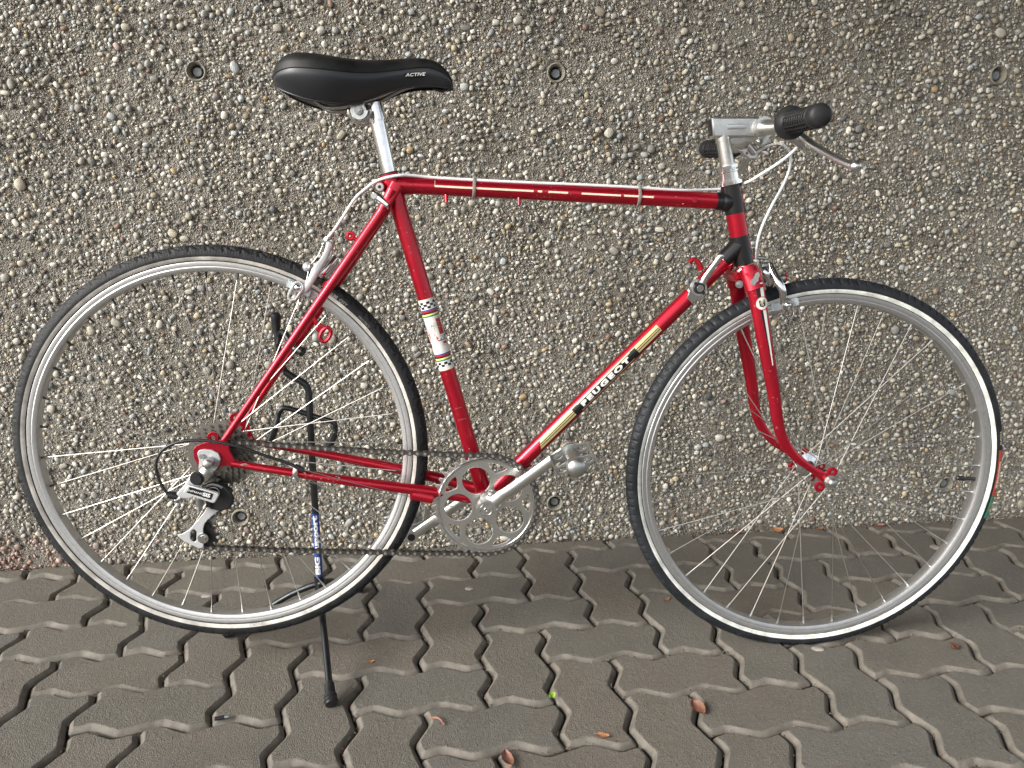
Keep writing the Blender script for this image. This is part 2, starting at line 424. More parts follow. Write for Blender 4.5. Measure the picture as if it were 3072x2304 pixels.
# wall slab: front sheet gently uneven, real body behind
wall_mb = MB()
nx, nz = 430, 130; ZT = 1.5
def wall_relief(x, z):
    return .0022*noise.noise(Vector((x*9, 0, z*9)))+.0018*noise.noise(Vector((x*40, 3, z*40)))
V = []; F = []
zs = [-.06+(ZT+.06)*j/nz for j in range(nz+1)]
for j in range(nz+1):
    for i in range(nx+1):
        x = X0+(X1-X0)*i/nx; z = zs[j]; y = WALL_Y+.004+wall_relief(x, z)
        for hx, hz in HOLES:
            dd = math.hypot(x-hx, z-hz)
            if dd < .0155: y = WALL_Y+.030
        V.append((x, y, z))
for j in range(nz):
    for i in range(nx):
        a = j*(nx+1)+i; cxm = X0+(X1-X0)*(i+.5)/nx; czm = (zs[j]+zs[j+1])/2
        F.append((a, a+1, a+nx+2, a+nx+1))
wall_mb.add(V, F)
wall_mb.box(((X0+X1)/2, WALL_Y+.17, ZT+(WT-ZT)/2), X1-X0, .33, WT-ZT)
wall_mb.box(((X0+X1)/2, WALL_Y+.19, (ZT-.06)/2), X1-X0, .29, ZT+.06)
wall_o = wall_mb.build('concrete_wall', CEM, sharp=180)
SLABM = mat('plain_concrete', (.22, .21, .19), .9)
MB().box((1.6, -1.55, 2.86), 7.0, 3.44, .20).build('unseen_shade_slab', SLABM, wall_o)  # unseen slab, added to block sky light from above and shade the right side
tag(wall_o, 'exposed aggregate concrete wall of rounded grey and beige pebbles behind the bicycle', 'wall')
# pebbles: dart throwing on a 1 mm raster, big ones first
RES = 1.0; GX0, GX1, GZ0, GZ1 = X0, X1, -.03, 1.47
W_, H_ = int((GX1-GX0)*1000), int((GZ1-GZ0)*1000); occ = np.zeros((H_, W_), bool)
for hx, hz in HOLES:
    yy, xx = np.ogrid[:H_, :W_]; occ |= (xx-(hx-GX0)*1000)**2+(yy-(hz-GZ0)*1000)**2 < 18**2
def masks(a, b, th):
    r = int(max(a, b))+1; yy, xx = np.mgrid[-r:r+1, -r:r+1]; c, s_ = math.cos(th), math.sin(th)
    u = (xx*c+yy*s_)/a; v = (-xx*s_+yy*c)/b; return u*u+v*v <= 1, r
peb = []
classes = [(14, 11, 70, .0), (11, 8.5, 420, .0), (8.5, 6.4, 6500, .08), (6.4, 4.6, 24000, .13), (4.6, 3.2, 52000, .16), (3.2, 2.2, 70000, .22), (2.2, 1.5, 60000, .25)]
for (rmax, rmin, tries, tol) in classes:
    rs = rng.uniform(rmin, rmax, tries); asp = rng.uniform(.55, 1.0, tries); ths = rng.uniform(0, math.pi, tries)
    xs = rng.uniform(0, W_, tries); zs_ = rng.uniform(0, H_, tries)
    bank = []
    for k in range(60):
        a = rmin+(rmax-rmin)*rng.random(); b = a*rng.uniform(.48, .95); th = rng.uniform(0, math.pi); mk, r = masks(a, b, th); bank.append((a, b, th, mk, r, mk.sum()))
    bi = rng.integers(0, 60, tries); rr = rng.random(tries)
    for t_ in range(tries):
        a, b, th, mk, r, cnt = bank[bi[t_]]; x = int(xs[t_]); z = int(zs_[t_])
        if x-r < 0 or z-r < 0 or x+r+1 > W_ or z+r+1 > H_: continue
        if rmax <= 4.6:
            dens = .5+.5*noise.noise(Vector((x*.006, 7.0, z*.006)))
            if rr[t_] > .15+1.15*dens: continue
        win = occ[z-r:z+r+1, x-r:x+r+1]
        if (win & mk).sum() <= tol*cnt:
            win |= mk; peb.append((GX0+x/1000, GZ0+z/1000, a/1000, b/1000, th))
print('pebbles', len(peb))
peb.sort(key=lambda p: -p[2]*p[3])
def ico_half(sub, seed):
    bm = bmesh.new(); bmesh.ops.create_icosphere(bm, subdivisions=sub, radius=1)
    rnd = random.Random(seed)
    offs = Vector((rnd.uniform(0, 50), rnd.uniform(0, 50), rnd.uniform(0, 50))); ang = rnd.random() < .5
    for v in bm.verts:
        k = 1+.34*noise.noise(v.co*1.2+offs)+(.16*noise.noise(v.co*2.3+offs) if sub > 1 else 0); v.co *= k
        v.co.x = max(-.92, min(.94, v.co.x))
        if ang: v.co.x = max(-.74, min(.80, v.co.x)); v.co.z = max(-.72, min(.78, v.co.z)); v.co.y = max(-.72, v.co.y)
    bmesh.ops.delete(bm, geom=[v for v in bm.verts if v.co.y > .62], context='VERTS')
    bm.verts.index_update(); V = np.array([v.co[:] for v in bm.verts]); F = [[v.index for v in f.verts] for f in bm.faces]; bm.free(); return V, np.array(F)
big_shapes = []
for k in range(12):
    V, F = ico_half(2, k); mb = MB(); mb.add([tuple(v) for v in V], [tuple(f) for f in F.tolist()]); o = mb.build('pebble', ST_O, sharp=180); big_shapes.append(o.data); bpy.data.objects.remove(o)
def in_view(x, z): return -1.0+.15*0 <= x <= 1.62 and z < 1.24
cand = [p for p in peb if in_view(p[0], p[1])][:298]
cset = set(id(p) for p in cand)
def peb_pos(p, d_p):
    rm = math.sqrt(p[2]*p[3]); out = min(d_p*.45, .0030)+.0004
    return WALL_Y+.004-out+random.uniform(-.12, .16)*rm
for k, p in enumerate(cand):
    o = bpy.data.objects.new('pebble', big_shapes[k % 12]); C.objects.link(o); o.parent = wall_o
    d = min(p[2], p[3])*random.uniform(.5, .75); o.location = (p[0], peb_pos(p, d), p[1])
    o.rotation_euler = (0, -p[4], 0); o.scale = (p[2], d, p[3])
small_shapes = [ico_half(2, 100+k) for k in range(10)]; tiny_shapes = [ico_half(1, 200+k) for k in range(10)]
VV = []; FF = []; RN = []; off = 0
for k, p in enumerate(peb):
    if id(p) in cset: continue
    V, F = (small_shapes if p[2] > .0042 else tiny_shapes)[k % 10]
    d = min(p[2], p[3])*random.uniform(.5, .9); S3 = V*np.array([p[2], d, p[3]])
    c, s_ = math.cos(p[4]), math.sin(p[4]); tx = random.uniform(-.6, .6)
    X = S3[:, 0]*c-S3[:, 2]*s_; Z = S3[:, 0]*s_+S3[:, 2]*c; Y = S3[:, 1]+X*tx*.4
    VV.append(np.stack([X+p[0], Y+peb_pos(p, d), Z+p[1]], 1)); FF.append(F+off); off += len(V); RN.append(np.full(len(V), random.random()))
VV = np.concatenate(VV); FF = np.concatenate(FF); RN = np.concatenate(RN)
me = bpy.data.meshes.new('small_pebbles'); me.vertices.add(len(VV)); me.vertices.foreach_set('co', VV.ravel().astype(np.float32))
me.loops.add(FF.size); me.loops.foreach_set('vertex_index', FF.ravel().astype(np.int32)); me.polygons.add(len(FF))
me.polygons.foreach_set('loop_start', np.arange(0, FF.size, 3, dtype=np.int32)); me.update(calc_edges=True); me.validate()
at = me.attributes.new('rnd', 'FLOAT', 'POINT'); at.data.foreach_set('value', RN.astype(np.float32))
me.polygons.foreach_set('use_smooth', np.ones(len(me.polygons), bool)); me.materials.append(ST_A)
o = bpy.data.objects.new('small_pebbles', me); C.objects.link(o); o.parent = wall_o; tag(o, kind='stuff')
print('pebble tris', len(FF))
# tie holes: a cement collar, a dark sleeve and a plastic plug set back in it
COLLAR = mat('smooth_cement_collar', (.20, .185, .15), .8); NT(COLLAR).set('Normal', NT(COLLAR).bump(NT(COLLAR).noise(NT(COLLAR).coord(), 300, 4), .6, .001))
PLUG = mat('grey_plastic_plug', (.20, .215, .225), .5)
for hx, hz in HOLES:
    h = MB().lathe([(.0225, .006), (.0210, .0005), (.0185, -.0010), (.0165, .0010), (.0140, .0075), (.0132, .026)], (hx, WALL_Y+.001, hz), (0, 1, 0), 32).build('tie_hole', COLLAR, wall_o, sharp=60)
    MB().lathe([(.0001, .0105), (.0082, .0105), (.0092, .0115), (.0092, .026)], (hx, WALL_Y+.001, hz), (0, 1, 0), 28).build('plug', PLUG, h)

# ================================================================== BICYCLE
BIKE_YAW, BIKE_LEAN, RH = -.03649, .01823, .409
ex = Vector((math.cos(BIKE_YAW), math.sin(BIKE_YAW), 0)); n0 = Vector((math.sin(BIKE_YAW), -math.cos(BIKE_YAW), 0))
upv = Vector((0, 0, 1))*math.cos(BIKE_LEAN)-n0*math.sin(BIKE_LEAN); nv = n0*math.cos(BIKE_LEAN)+Vector((0, 0, 1))*math.sin(BIKE_LEAN)
bike = emptyobj('bicycle', 'red steel road bicycle with black saddle standing before the pebble wall', 'bicycle')
MW = Matrix((ex, -nv, upv)).transposed().to_4x4(); MW.translation = Vector((-.3205, -.2836, .4089))-upv*RH
bike.matrix_world = MW
def V3(u, v, s=0.0): return Vector((u, -s, v+RH))
def P(*pts, s=None): return [V3(p[0], p[1], s if s is not None else (p[2] if len(p) > 2 else 0)) for p in pts]
NS = Vector((0, -1, 0))          # towards the camera side of the bicycle
def plate(name, loops, s, depth, mats, parent, bev=.0004, label=None, tilt=None):
    Vv, F = fill_mesh(loops, depth, bev); mb = MB(); mb.add([V3(p.x, p.y, s+p.z+(tilt*(p.x-loops[0][0][0]) if tilt else 0)) for p in Vv], F)
    return mb.build(name, mats, parent, sharp=30, label=label)
def arc(cx, cy, r, a0, a1, n=12): return [(cx+r*math.cos(R(a0+(a1-a0)*i/n)), cy+r*math.sin(R(a0+(a1-a0)*i/n))) for i in range(n+1)]
def circ(cx, cy, r, n=24): return arc(cx, cy, r, 0, 360, n)[:-1]
def axis_map(a, b):
    """cylinder coordinates on a tube from a to b (both V3): t metres along, ang measured from the camera side, positive towards the upper/left side"""
    a, b = Vector(a), Vector(b); t = (b-a).normalized(); n = (NS-t*NS.dot(t)).normalized(); m = t.cross(n)
    if (m.x > 0 if abs(t.z) > .85 else m.z < 0): m = -m
    return lambda l, ang, r: a+t*l+(n*math.cos(ang)+m*math.sin(ang))*r
def cyl_patch(mb, f, l0, l1, a0, a1, r, nl=2, na=None, mi=0, skew=0):
    na = na or max(2, int(abs(a1-a0)/.12)); V = []; F = []
    for i in range(nl+1):
        for j in range(na+1):
            a = a0+(a1-a0)*j/na; V.append(f(l0+(l1-l0)*i/nl+skew*math.sin(a), a, r))
    for i in range(nl):
        for j in range(na): q = i*(na+1)+j; F.append((q, q+1, q+na+2, q+na+1))
    mb.add(V, F, mi)
def cyl_poly(mb, f, pts, r, mi=0):
    mb.add([f(l, a, r) for l, a in pts], [tuple(range(len(pts)))], mi)
def band(mb, f, l0, l1, r, mi=0): cyl_patch(mb, f, l0, l1, -math.pi, math.pi, r, 1, 40, mi)

# ---- frame
def st(v): return (.3110+(.3967-v)*.2618, v)
def ax(v): return (.8369+(.5052-v)*.2225, v)
BB = (.4413, -.1005)
frame = MB(); frame.tube(P((BB[0], BB[1], -.034), (BB[0], BB[1], .034)), .0195, 28); frame = frame.build('frame', RED, bike, bevel=.001)
MB().tube(P(st(.4475), st(.2617), BB), .0135, 28).build('seat_tube', RED, frame)
tt0, tt1 = st(.4340), ax(.4012)
MB().tube(P(tt0, tt1), .0133, 28).build('top_tube', RED, frame)
dt0, dt1 = ax(.3300), BB
MB().tube(P(dt0, dt1), .0134, 28).build('down_tube', RED, frame)
MB().tube(P(ax(.428), ax(.2985)), .0157, 30).build('head_tube', RED, frame)
for s in (1, -1):
    MB().tube(smooth(P((.3040, .4255, .0185*s), (.2900, .4000, .0190*s), (.2754, .3780, .021*s), (.1984, .2744, .040*s), (.1000, .1425, .052*s), (.0200, .0345, .060*s)), 5), [.0092, .0090, .0086, .0075, .0062, .0056], 16).build('seat_stay', RED, frame)
    MB().tube(smooth(P((.0290, -.0052, .060*s), (.1131, -.0220, .060*s), (.2300, -.0470, .053*s), (.3355, -.0698, .040*s), (.4250, -.0925, .026*s)), 5), [.0058, .0066, .0085, .0096, .0098], 16).build('chain_stay', RED, frame)
    # flattened cap where the stay meets the seat cluster
    o = MB().tube(P((.2940, .4040, .0255*s), (.3120, .4340, .0195*s)), [.0085, .0105], 20, flat=(.35, (0, 1, 0))).build('stay_cap', RED, frame, bevel=.001)
    d = [(-.0289, .0193), (-.0254, .0254), (-.0148, .0298), (-.0014, .0325), (.0206, .0350), (.0262, .0290), (.0268, .0161), (.0313, .0049), (.0349, -.0030), (.0320, -.0112), (.0229, -.0074), (.0120, -.0080), (.0061, -.0125), (-.0040, -.0165), (-.0150, -.0140), (-.0235, -.0060), (-.0290, .0060)]
    plate('dropout', [d], .0605*s, .005, RED, frame, .0008)
    plate('eyelet', [circ(.0030, .0398, .0085), circ(.0030, .0398, .0042, 16)], .0605*s, .005, RED, frame, .0006)
# seat lug collar, seat binder bolt, lugs, bridge
MB().tube(P(st(.4505), st(.4040)), .0151, 30).tube(P((.312, .4330), (.336, .4316)), [.0152, .0140], 28).build('seat_lug', RED, frame, bevel=.0006)
MB().tube(P(st(.4520), st(.4490)), .0150, 28).build('shim_ring', BLK, frame)
MB().tube(P((.2842, .4300, -.017), (.2842, .4300, .017)), .0072, 20).build('binder_lug', RED, frame, bevel=.001)
b = MB().tube(P((.2840, .4300, .012), (.2840, .4300, .0215)), .0062, 20).build('binder_bolt', ALU, frame, bevel=.0012)
MB().tube(P((.2840, .4300, .0216), (.2840, .4300, .0222)), .0028, 6).build('socket', BLKP, b)
MB().tube(P((.1955, .2790, -.040), (.1955, .2790, .040)), .0065, 14).build('brake_bridge', RED, frame)
MB().tube(P((.3600, -.0800, -.03), (.3600, -.0800, .03)), .006, 12).build('chain_stay_bridge', RED, frame)
# black lugs on the head tube
lug = MB().tube(P(ax(.4283), ax(.3830)), .0166, 30).tube(P((.8540, .4013), (.8300, .4026)), [.0160, .0143], 28).ball(V3(.8490, .4015), .0172, 20, (1, 1, 1.0)).build('upper_head_lug', BLKP, frame, bevel=.0006)
lug = MB().tube(P(ax(.3460), ax(.2990)), .0166, 30).tube(P((.8740, .3310), (.8470, .3046)), [.0162, .0144], 28).build('lower_head_lug', BLKP, frame, bevel=.0006)
fh = axis_map(V3(*ax(.428)), V3(*ax(.2985)))
mb = MB()
for (l0, l1, a0, a1) in ((.006, .0105, -1.15, -.55), (.010, .043, -1.45, -.95), (.018, .030, -1.1, -.62), (.0830, .1150, -1.5, -.92), (.092, .106, -1.1, -.72), (.1180, .1270, -1.5, -.70)):
    cyl_patch(mb, fh, l0, l1, a0, a1, .01675)
tag(mb.build('faded_lug_lining', FADE, frame), kind='stuff')
mb = MB(); fd = axis_map(V3(.8300, .4026), V3(.8540, .4013))
# frame braze-ons and little hooks
def eyelet_arm(name, pts, s, r, w, parent=frame, m=RED):
    mb = MB(); mb.tube(P(*pts, s=s), w, 8, flat=(.45, (0, 1, 0))); 
    mb.tube([V3(q[0], q[1], s) for q in circ(pts[-1][0], pts[-1][1], r, 20)], w*.85, 8, closed=True, flat=(.6, (0, 1, 0))); return mb.build(name, m, parent)
eyelet_arm('pump_peg', [(.2480, .3440), (.2410, .3490), (.2332, .3545)], 0.012, .0052, .0035)
eyelet_arm('pump_peg', [(.1570, .2200), (.1640, .2060), (.1690, .1995)], -.030, .0048, .004)
MB().tube([V3(q[0], q[1], -.030) for q in [(.1758+.0095*math.cos(t*.3142)*.9+.004*math.sin(t*.3142), .1895+.0120*math.sin(t*.3142)) for t in range(20)]], .0034, 8, closed=True).build('guide_ring', RED, frame)
MB().tube(smooth(P((.8110, .2905), (.8062, .3010), (.8007, .3066), (.7957, .3083), (.7900, .3030)), 4), [.0055, .0045, .0035, .0038, .0042], 10, flat=(.6, (0, 1, 0))).build('cable_hook', RED, frame)
for (u, v) in ((.3880, .4110), (.5050, .4060), (.7740, .4040)):
    MB().tube(P((u, v+.006, .006), (u, v-.0060, .009)), .0030, 10).build('guide_stub', RED, frame)
MB().tube(P((.7905, .4050, .011), (.7905, .4050, .0155)), .0048, 16).tube(P((.7905, .4050, .0150), (.7905, .4050, .0158)), .0022, 12).build('threaded_boss', RED, frame, bevel=.0006)
MB().box(V3(.3172, -.0745, .046), .008, .010, .016).tube(P((.3172, -.0745, .050), (.352, -.0830, .050)), .0035, 10, flat=(2.2, (0, 0, 1))).build('stay_stop', RED, frame, bevel=.001)
MB().tube(P((.505, -.0480, .004), (.521, -.0395, .004)), .0045, 10).build('bottle_stop', RED, frame)
c = MB().tube(P((.2730, .4190, .020), (.2830, .4130, .026), (.2955, .4010, .0275)), [.0065, .0058, .0042], 14, flat=(.4, (0, 1, 0))).build('seat_stay_clip', CHROME, frame, bevel=.0006)
MB().tube(P((.2755, .4160, .022), (.2755, .4160, .0290)), .0047, 14).build('screw', ALU, c, bevel=.0008)
MB().tube(P((.2955, .4005, .0285), (.2962, .3960, .026)), .0018, 8).build('clip_end', CHROME, c)
c = MB().tube(P((.1317, -.0140, .0680), (.1311, -.0220, .0700), (.1296, -.0300, .0690), (.1289, -.0350, .0665)), [.0035, .0040, .0060, .0055], 14, flat=(.35, (0, 1, 0))).build('cable_clip', CHROME, frame, bevel=.0004)
MB().tube(P((.1290, -.0340, .066), (.1290, -.0340, .0725)), .0040, 14).build('screw', ALU, c, bevel=.0006)
# primer showing on the near chain stay
mb = MB(); fc = axis_map(V3(.0290, -.0052, .060), V3(.1131, -.0220, .060)); rn = random.Random(5)
def chip(mb, f, l, a, r, sz, mi=0):
    n = rn.randint(6, 9); mb.add([f(l+sz*rn.uniform(.5, 1.4)*math.cos(2*math.pi*k/n)*1.6, a+sz*rn.uniform(.5, 1.2)*math.sin(2*math.pi*k/n)/r, r) for k in range(n)], [tuple(range(n))], mi)
for k in range(10): chip(mb, fc, rn.uniform(.012, .08), rn.uniform(.2, .75), .00655, rn.uniform(.0008, .002))
fc2 = axis_map(V3(.1131, -.0220, .060), V3(.2300, -.0470, .0535))
for k in range(16): chip(mb, fc2, rn.uniform(.02, .09), rn.uniform(-.3, .9), .0088, rn.uniform(.0005, .0014))
ftt = axis_map(V3(*tt0), V3(*tt1))
for k in range(8): chip(mb, ftt, rn.uniform(.1, .5), rn.uniform(-.5, 1.0), .01345, rn.uniform(.0004, .0009))
fst = axis_map(V3(*st(.4475)), V3(*BB))
for k in range(10): chip(mb, fst, rn.uniform(.05, .50), rn.uniform(-.9, .9), .01365, rn.uniform(.0004, .0010))
chipm = mat('bare_primer', (.20, .17, .14), .6); tag(mb.build('paint_chips', chipm, frame), kind='stuff')

# ---- decals: seat tube
L0 = lambda v: (V3(*st(.4475))-V3(*st(v))).length
f = fst; dec = MB(); rS = .01362
lt, lb = L0(.2510), L0(.1320)      # top and bottom of the white sleeve
tot = lb-lt
dm = [STICK, CREAM, BLUE, REDP, BLKP, YEL, GRN]
def bnd(a, b_, mi, dr=0.0): band(dec, f, lt+tot*a, lt+tot*b_, rS+dr, mi)
bnd(0, .02, 1, .00012); bnd(.0, 1.0, 0)
for base_, seq in ((.142, 1), (.765, 1)):
    for k, (mi, wd) in enumerate(((2, .018), (3, .022), (4, .020), (5, .022), (6, .020))):
        bnd(base_, base_+wd, mi, .00014); base_ += wd
bnd(.98, 1.0, 1, .00012)
bnd(.270, .274, 1, .00012); bnd(.752, .755, 1, .00012)
for (c0, rows) in ((.035, 3), (.885, 2)):
    h = .0315
    for r_ in range(rows):
        for q in range(-6, 6):
            if (q+r_) % 2 == 0: continue
            a0 = q*.42+.06; cyl_patch(dec, f, lt+tot*(c0+r_*h), lt+tot*(c0+(r_+1)*h), a0, a0+.42, rS+.00014, 1, 5, 4)
sleeve = dec.build('seat_tube_sticker', dm, frame)
# red worn patch, shield and lettering on the sleeve
mb = MB(); n = 14
lc = lt+tot*.515
cyl_poly(mb, f, [(lc-.018, 1.25), (lc-.016, 1.02), (lc-.010, .95), (lc-.007, .86), (lc-.001, .82), (lc+.003, .90), (lc+.008, .95), (lc+.013, 1.05), (lc+.019, 1.15), (lc+.016, 1.35), (lc+.0, 1.5), (lc-.012, 1.45)], rS+.0002)
cyl_patch(mb, f, lc-.028, lc-.001, -1.20, -.48, rS+.00016)
cyl_poly(mb, f, [(lc-.001, .02), (lc+.002, -.05), (lc+.006, -.30), (lc+.010, -.16), (lc+.006, .12)], rS+.0002); cyl_patch(mb, f, lc-.004, lc-.0015, .10, .20, rS+.0002)
cyl_patch(mb, f, lc+.0115, lc+.0155, -1.25, -.62, rS+.00016)
mb.build('worn_red_print', REDP, frame)
mb = MB(); cyl_patch(mb, f, lc+.0015, lc+.0095, -1.35, -.22, rS+.00025); mb.build('emblem_bar', BLKP, frame)
mb = MB()
for l0, l1, a0, a1 in ((lc-.030, lc-.0285, -1.3, -.42), (lc-.029, lc+.018, -.46, -.42), (lc+.0165, lc+.018, -1.3, -.42), (lt+tot*.335, lt+tot*.340, -.95, .32), (lt+tot*.335, lt+tot*.41, .28, .32), (lt+tot*.400, lt+tot*.405, -.9, .32),
                       (lt+tot*.44, lt+tot*.444, .0, .62), (lt+tot*.375, lt+tot*.445, .58, .62), (lt+tot*.405, lt+tot*.44, -.02, .04)):
    cyl_patch(mb, f, l0, l1, a0, a1, rS+.00028)
mb.build('thin_gold_lines', GOLD, frame)
def wrap_text(name, body, size, f, l, a, r, m, parent, along=1, sx=1, bold=0, shear=0, across=False, label=None, space=1.0, cuts=.0012, depth=0):
    Vt, F = text_data(body, size, shear, bold, sx, space, cuts=size*.12 if cuts else 0); mb = MB()
    if across: mb.add([f(l-p.y, a-p.x/r, r) for p in Vt], F)
    else: mb.add([f(l+along*p.x, a+p.y*along/r if along > 0 else a-p.y/r*-1*-1, r) for p in Vt], F)
    return mb.build(name, m, parent, label=label)
wrap_text('lettering', 'PEU', .0085, f, lc+.0055, -.78, rS+.0004, WHT, frame, across=True, sx=1.15, bold=.0003)
wrap_text('lettering', 'RECORD', .0042, f, lt+tot*.372, -.38, rS+.0003, GREYT, frame, across=True, sx=1.1)
# small mark low on the seat tube
mb = MB(); cyl_patch(mb, f, L0(.066), L0(.0655), -.5, .45, .0137); cyl_patch(mb, f, L0(.0460), L0(.0455), -.5, .45, .0137); mb.build('transfer_outline', chipm, frame)
# ---- decals: top tube stripe
mb = MB(); l0 = (V3(.3700, .4290)-V3(*tt0)).length; l1 = (V3(.7230, .4087)-V3(*tt0)).length; rT = .01342
segs = [(l0, l0+.158), (l0+.165, l0+.172), (l0+.182, l0+.214), (l0+.236, l0+.300), (l0+.305, l1)]
for a, b_ in segs: cyl_patch(mb, ftt, a, b_, -.06, .16, rT, 2, 3)
cyl_patch(mb, ftt, l0, l0+.0006, .16, .75, rT, 1, 6); mb.build('cream_stripe', CREAM, frame)
# ---- decals: down tube lettering panel
fdt = axis_map(V3(*dt0), V3(*dt1)); rD = .01352
LD = lambda u: (Vector((u, dt0[1]-(dt0[0]-u)*(dt0[1]-dt1[1])/(dt0[0]-dt1[0]), 0))-Vector((dt0[0], dt0[1], 0))).length
A, B_ = LD(.7400), LD(.5420); bA, bB = LD(.6950), LD(.6030)
def para(mb, l0, l1, a0, a1, r, sk0=0, sk1=0, mi=0):
    nn = 12; na = max(2, int(abs(a1-a0)/.1)); V = []; F = []
    for i in range(nn+1):
        for j in range(na+1):
            tt = j/na; aa = a0+(a1-a0)*tt; V.append(fdt((l0+sk0*tt)+((l1+sk1*tt)-(l0+sk0*tt))*i/nn, aa, r))
    for i in range(nn):
        for j in range(na): q = i*(na+1)+j; F.append((q, q+1, q+na+2, q+na+1))
    mb.add(V, F, mi)
mb = MB()
para(mb, A, B_, .62, -.42, rD, .0, .010)
mb.build('pale_gold_panel', GOLD, frame)
mb = MB()
para(mb, A+.001, B_+.004, .22, .12, rD+.00015); para(mb, A+.001, B_+.006, -.02, -.12, rD+.00015); mb.build('black_lines', BLKP, frame)
mb = MB(); cen = (bA+bB)/2; hl = abs(bA-bB)/2+.010; 
cyl_patch(mb, fdt, cen-hl, cen+hl, -.62, .52, rD+.0003, 12); mb.build('black_name_panel', BLKP, frame)
mb = MB(); cyl_patch(mb, fdt, cen-hl+.012, cen+hl-.012, .44, .58, rD+.0003, 12); cyl_patch(mb, fdt, cen-hl+.012, cen+hl-.012, -.62, -.50, rD+.0003, 12); mb.build('gold_edge', GOLD, frame)
Vt, F = text_data('PEUGEOT', .0108, 0, .0007, 1.2, 1.35, cuts=.0012)
xs = [p.x for p in Vt]; kx = .112/(max(xs)-min(xs)); x0_ = (max(xs)+min(xs))/2; Vt = [Vector(((p.x-x0_)*kx, p.y, 0)) for p in Vt]
mb = MB(); mb.add([fdt(cen-p.x, -.03+p.y/rD, rD+.00055) for p in Vt], F); mb.build('name_lettering', WHT, frame)
MB().tube(P((.8180, .2600, .002), (.52, -.0350, .002)), .0011, 8).build('gear_cable', CABLEW, frame)

# ---- fork
fork = MB().tube(P(ax(.299), ax(.2700)), .0145, 24).box(V3(.8800, .2800, 0), .046, .066, .016).build('fork', RED, bike, bevel=.005)
for s in (1, -1):
    p = smooth(P((.8822, .2895, .040*s), (.8895, .2600, .044*s), (.9060, .1786, .050*s), (.9250, .0968, .052*s), (.9406, .0240, .053*s), (.9640, -.0170, .053*s), (.9930, -.0420, .053*s), (1.0200, -.0590, .053*s)), 6)
    MB().tube(p, [.0150, .0145, .0128, .0112, .0095, .0080, .0066, .0055], 22, flat=(.66, (0, 1, 0))).build('fork_blade', RED, fork)
    MB().tube(P((.8770, .2990, .034*s), (.8900, .2570, .045*s)), [.0150, .0172], 22, flat=(.72, (0, 1, 0))).build('crown_socket', RED, fork, bevel=.004)
    MB().tube(P((1.0080, -.0520, .054*s), (1.0340, -.0700, .055*s), (1.0360, -.0760, .055*s)), [.0070, .0095, .0075], 14, flat=(.3, (0, 1, 0))).build('dropout', RED, fork)
    for (eu, ev) in ((1.0375, -.0540), (1.0170, -.0800)):
        plate('eyelet', [circ(eu, ev, .0078), circ(eu, ev, .0040, 16)], .0545*s, .006, RED, fork, .001)
# bare metal patch and badge on the near blade
b0, b1 = V3(.8895, .2600, .044), V3(.9250, .0968, .052); fb = axis_map(b0, b1)
def bl(l, k, r=.0):     # k: sideways position across the blade face, metres, + towards the tyre side
    t = (b1-b0).normalized(); side = t.cross(NS).normalized()
    if side.x < 0: side = -side
    w_ = .0148+(.0112-.0148)*(l/.167); dep = .66*math.sqrt(max(0, 1-(k/w_)**2))*w_
    nn = (NS-t*NS.dot(t)).normalized(); sag = .0012*math.sin(math.pi*min(1, max(0, l/.17)))
    return b0+t*l+side*k+nn*(dep+.0006+sag+r)
def blpoly(mb, pts, r=0, mi=0):
    nseg = 14; V = []; F = []
    (l0, k0a, k0b), (l1, k1a, k1b) = pts
    for i in range(nseg+1):
        q = i/nseg
        for k in (k0a+(k1a-k0a)*q, (k0a+(k1a-k0a)*q+k0b+(k1b-k0b)*q)/2, k0b+(k1b-k0b)*q): V.append(bl(l0+(l1-l0)*q, k, r))
    for i in range(nseg):
        for j in range(2): F.append((i*3+j, i*3+j+1, (i+1)*3+j+1, (i+1)*3+j))
    mb.add(V, F, mi)
mb = MB(); blpoly(mb, [(-.006, -.0035, .0025), (.012, -.0025, .0025)]); blpoly(mb, [(.034, -.0022, .0020), (.125, .0018, .0020)]); mb.build('black_flash', BLKP, fork)
mb = MB(); blpoly(mb, [(-.011, .0100, .0045), (.018, .0085, .0028)]); blpoly(mb, [(.034, .0022, .0075), (.128, .0022, .0040)]); mb.build('white_flash', STICK, fork)
def disc_on_blade(mb, l, k, rad, r, n=26, sq=False):
    V = [bl(l, k, r)]; 
    for q in range(n): a = 2*math.pi*q/n; V.append(bl(l+rad*math.cos(a), k+rad*math.sin(a), r))
    mb.add(V, [(0, 1+q, 1+(q+1) % n) for q in range(n)])
mb = MB(); disc_on_blade(mb, .0225, .0025, .0112, .0010); mb.build('badge_rim', REDP, fork)
mb = MB(); disc_on_blade(mb, .0225, .0025, .0100, .0013); bd = mb.build('round_badge', STICK, fork)
mb = MB(); mb.add([bl(.0170, -.0025, .0017), bl(.0170, .0075, .0017), bl(.0265, .0075, .0017), bl(.0290, .0025, .0017), bl(.0265, -.0025, .0017)], [(0, 1, 2, 3, 4)]); mb.build('black_shield', BLKP, fork)
mb = MB()     # small rampant beast: body, head, legs, tail
for (l, k, rl, rk) in ((.0222, .0022, .0022, .0012), (.0192, .0012, .0010, .0010), (.0250, .0036, .0018, .0008), (.0252, .0010, .0018, .0007), (.0205, .0002, .0007, .0014), (.0222, -.0004, .0006, .0012), (.0200, .0052, .0022, .0006), (.0184, .0058, .0008, .0008)):
    V = [bl(l+rl*math.cos(2*math.pi*q/8), k+rk*math.sin(2*math.pi*q/8), .0020) for q in range(8)]; mb.add(V, [tuple(range(8))])
mb.build('gold_beast', GOLD, fork)
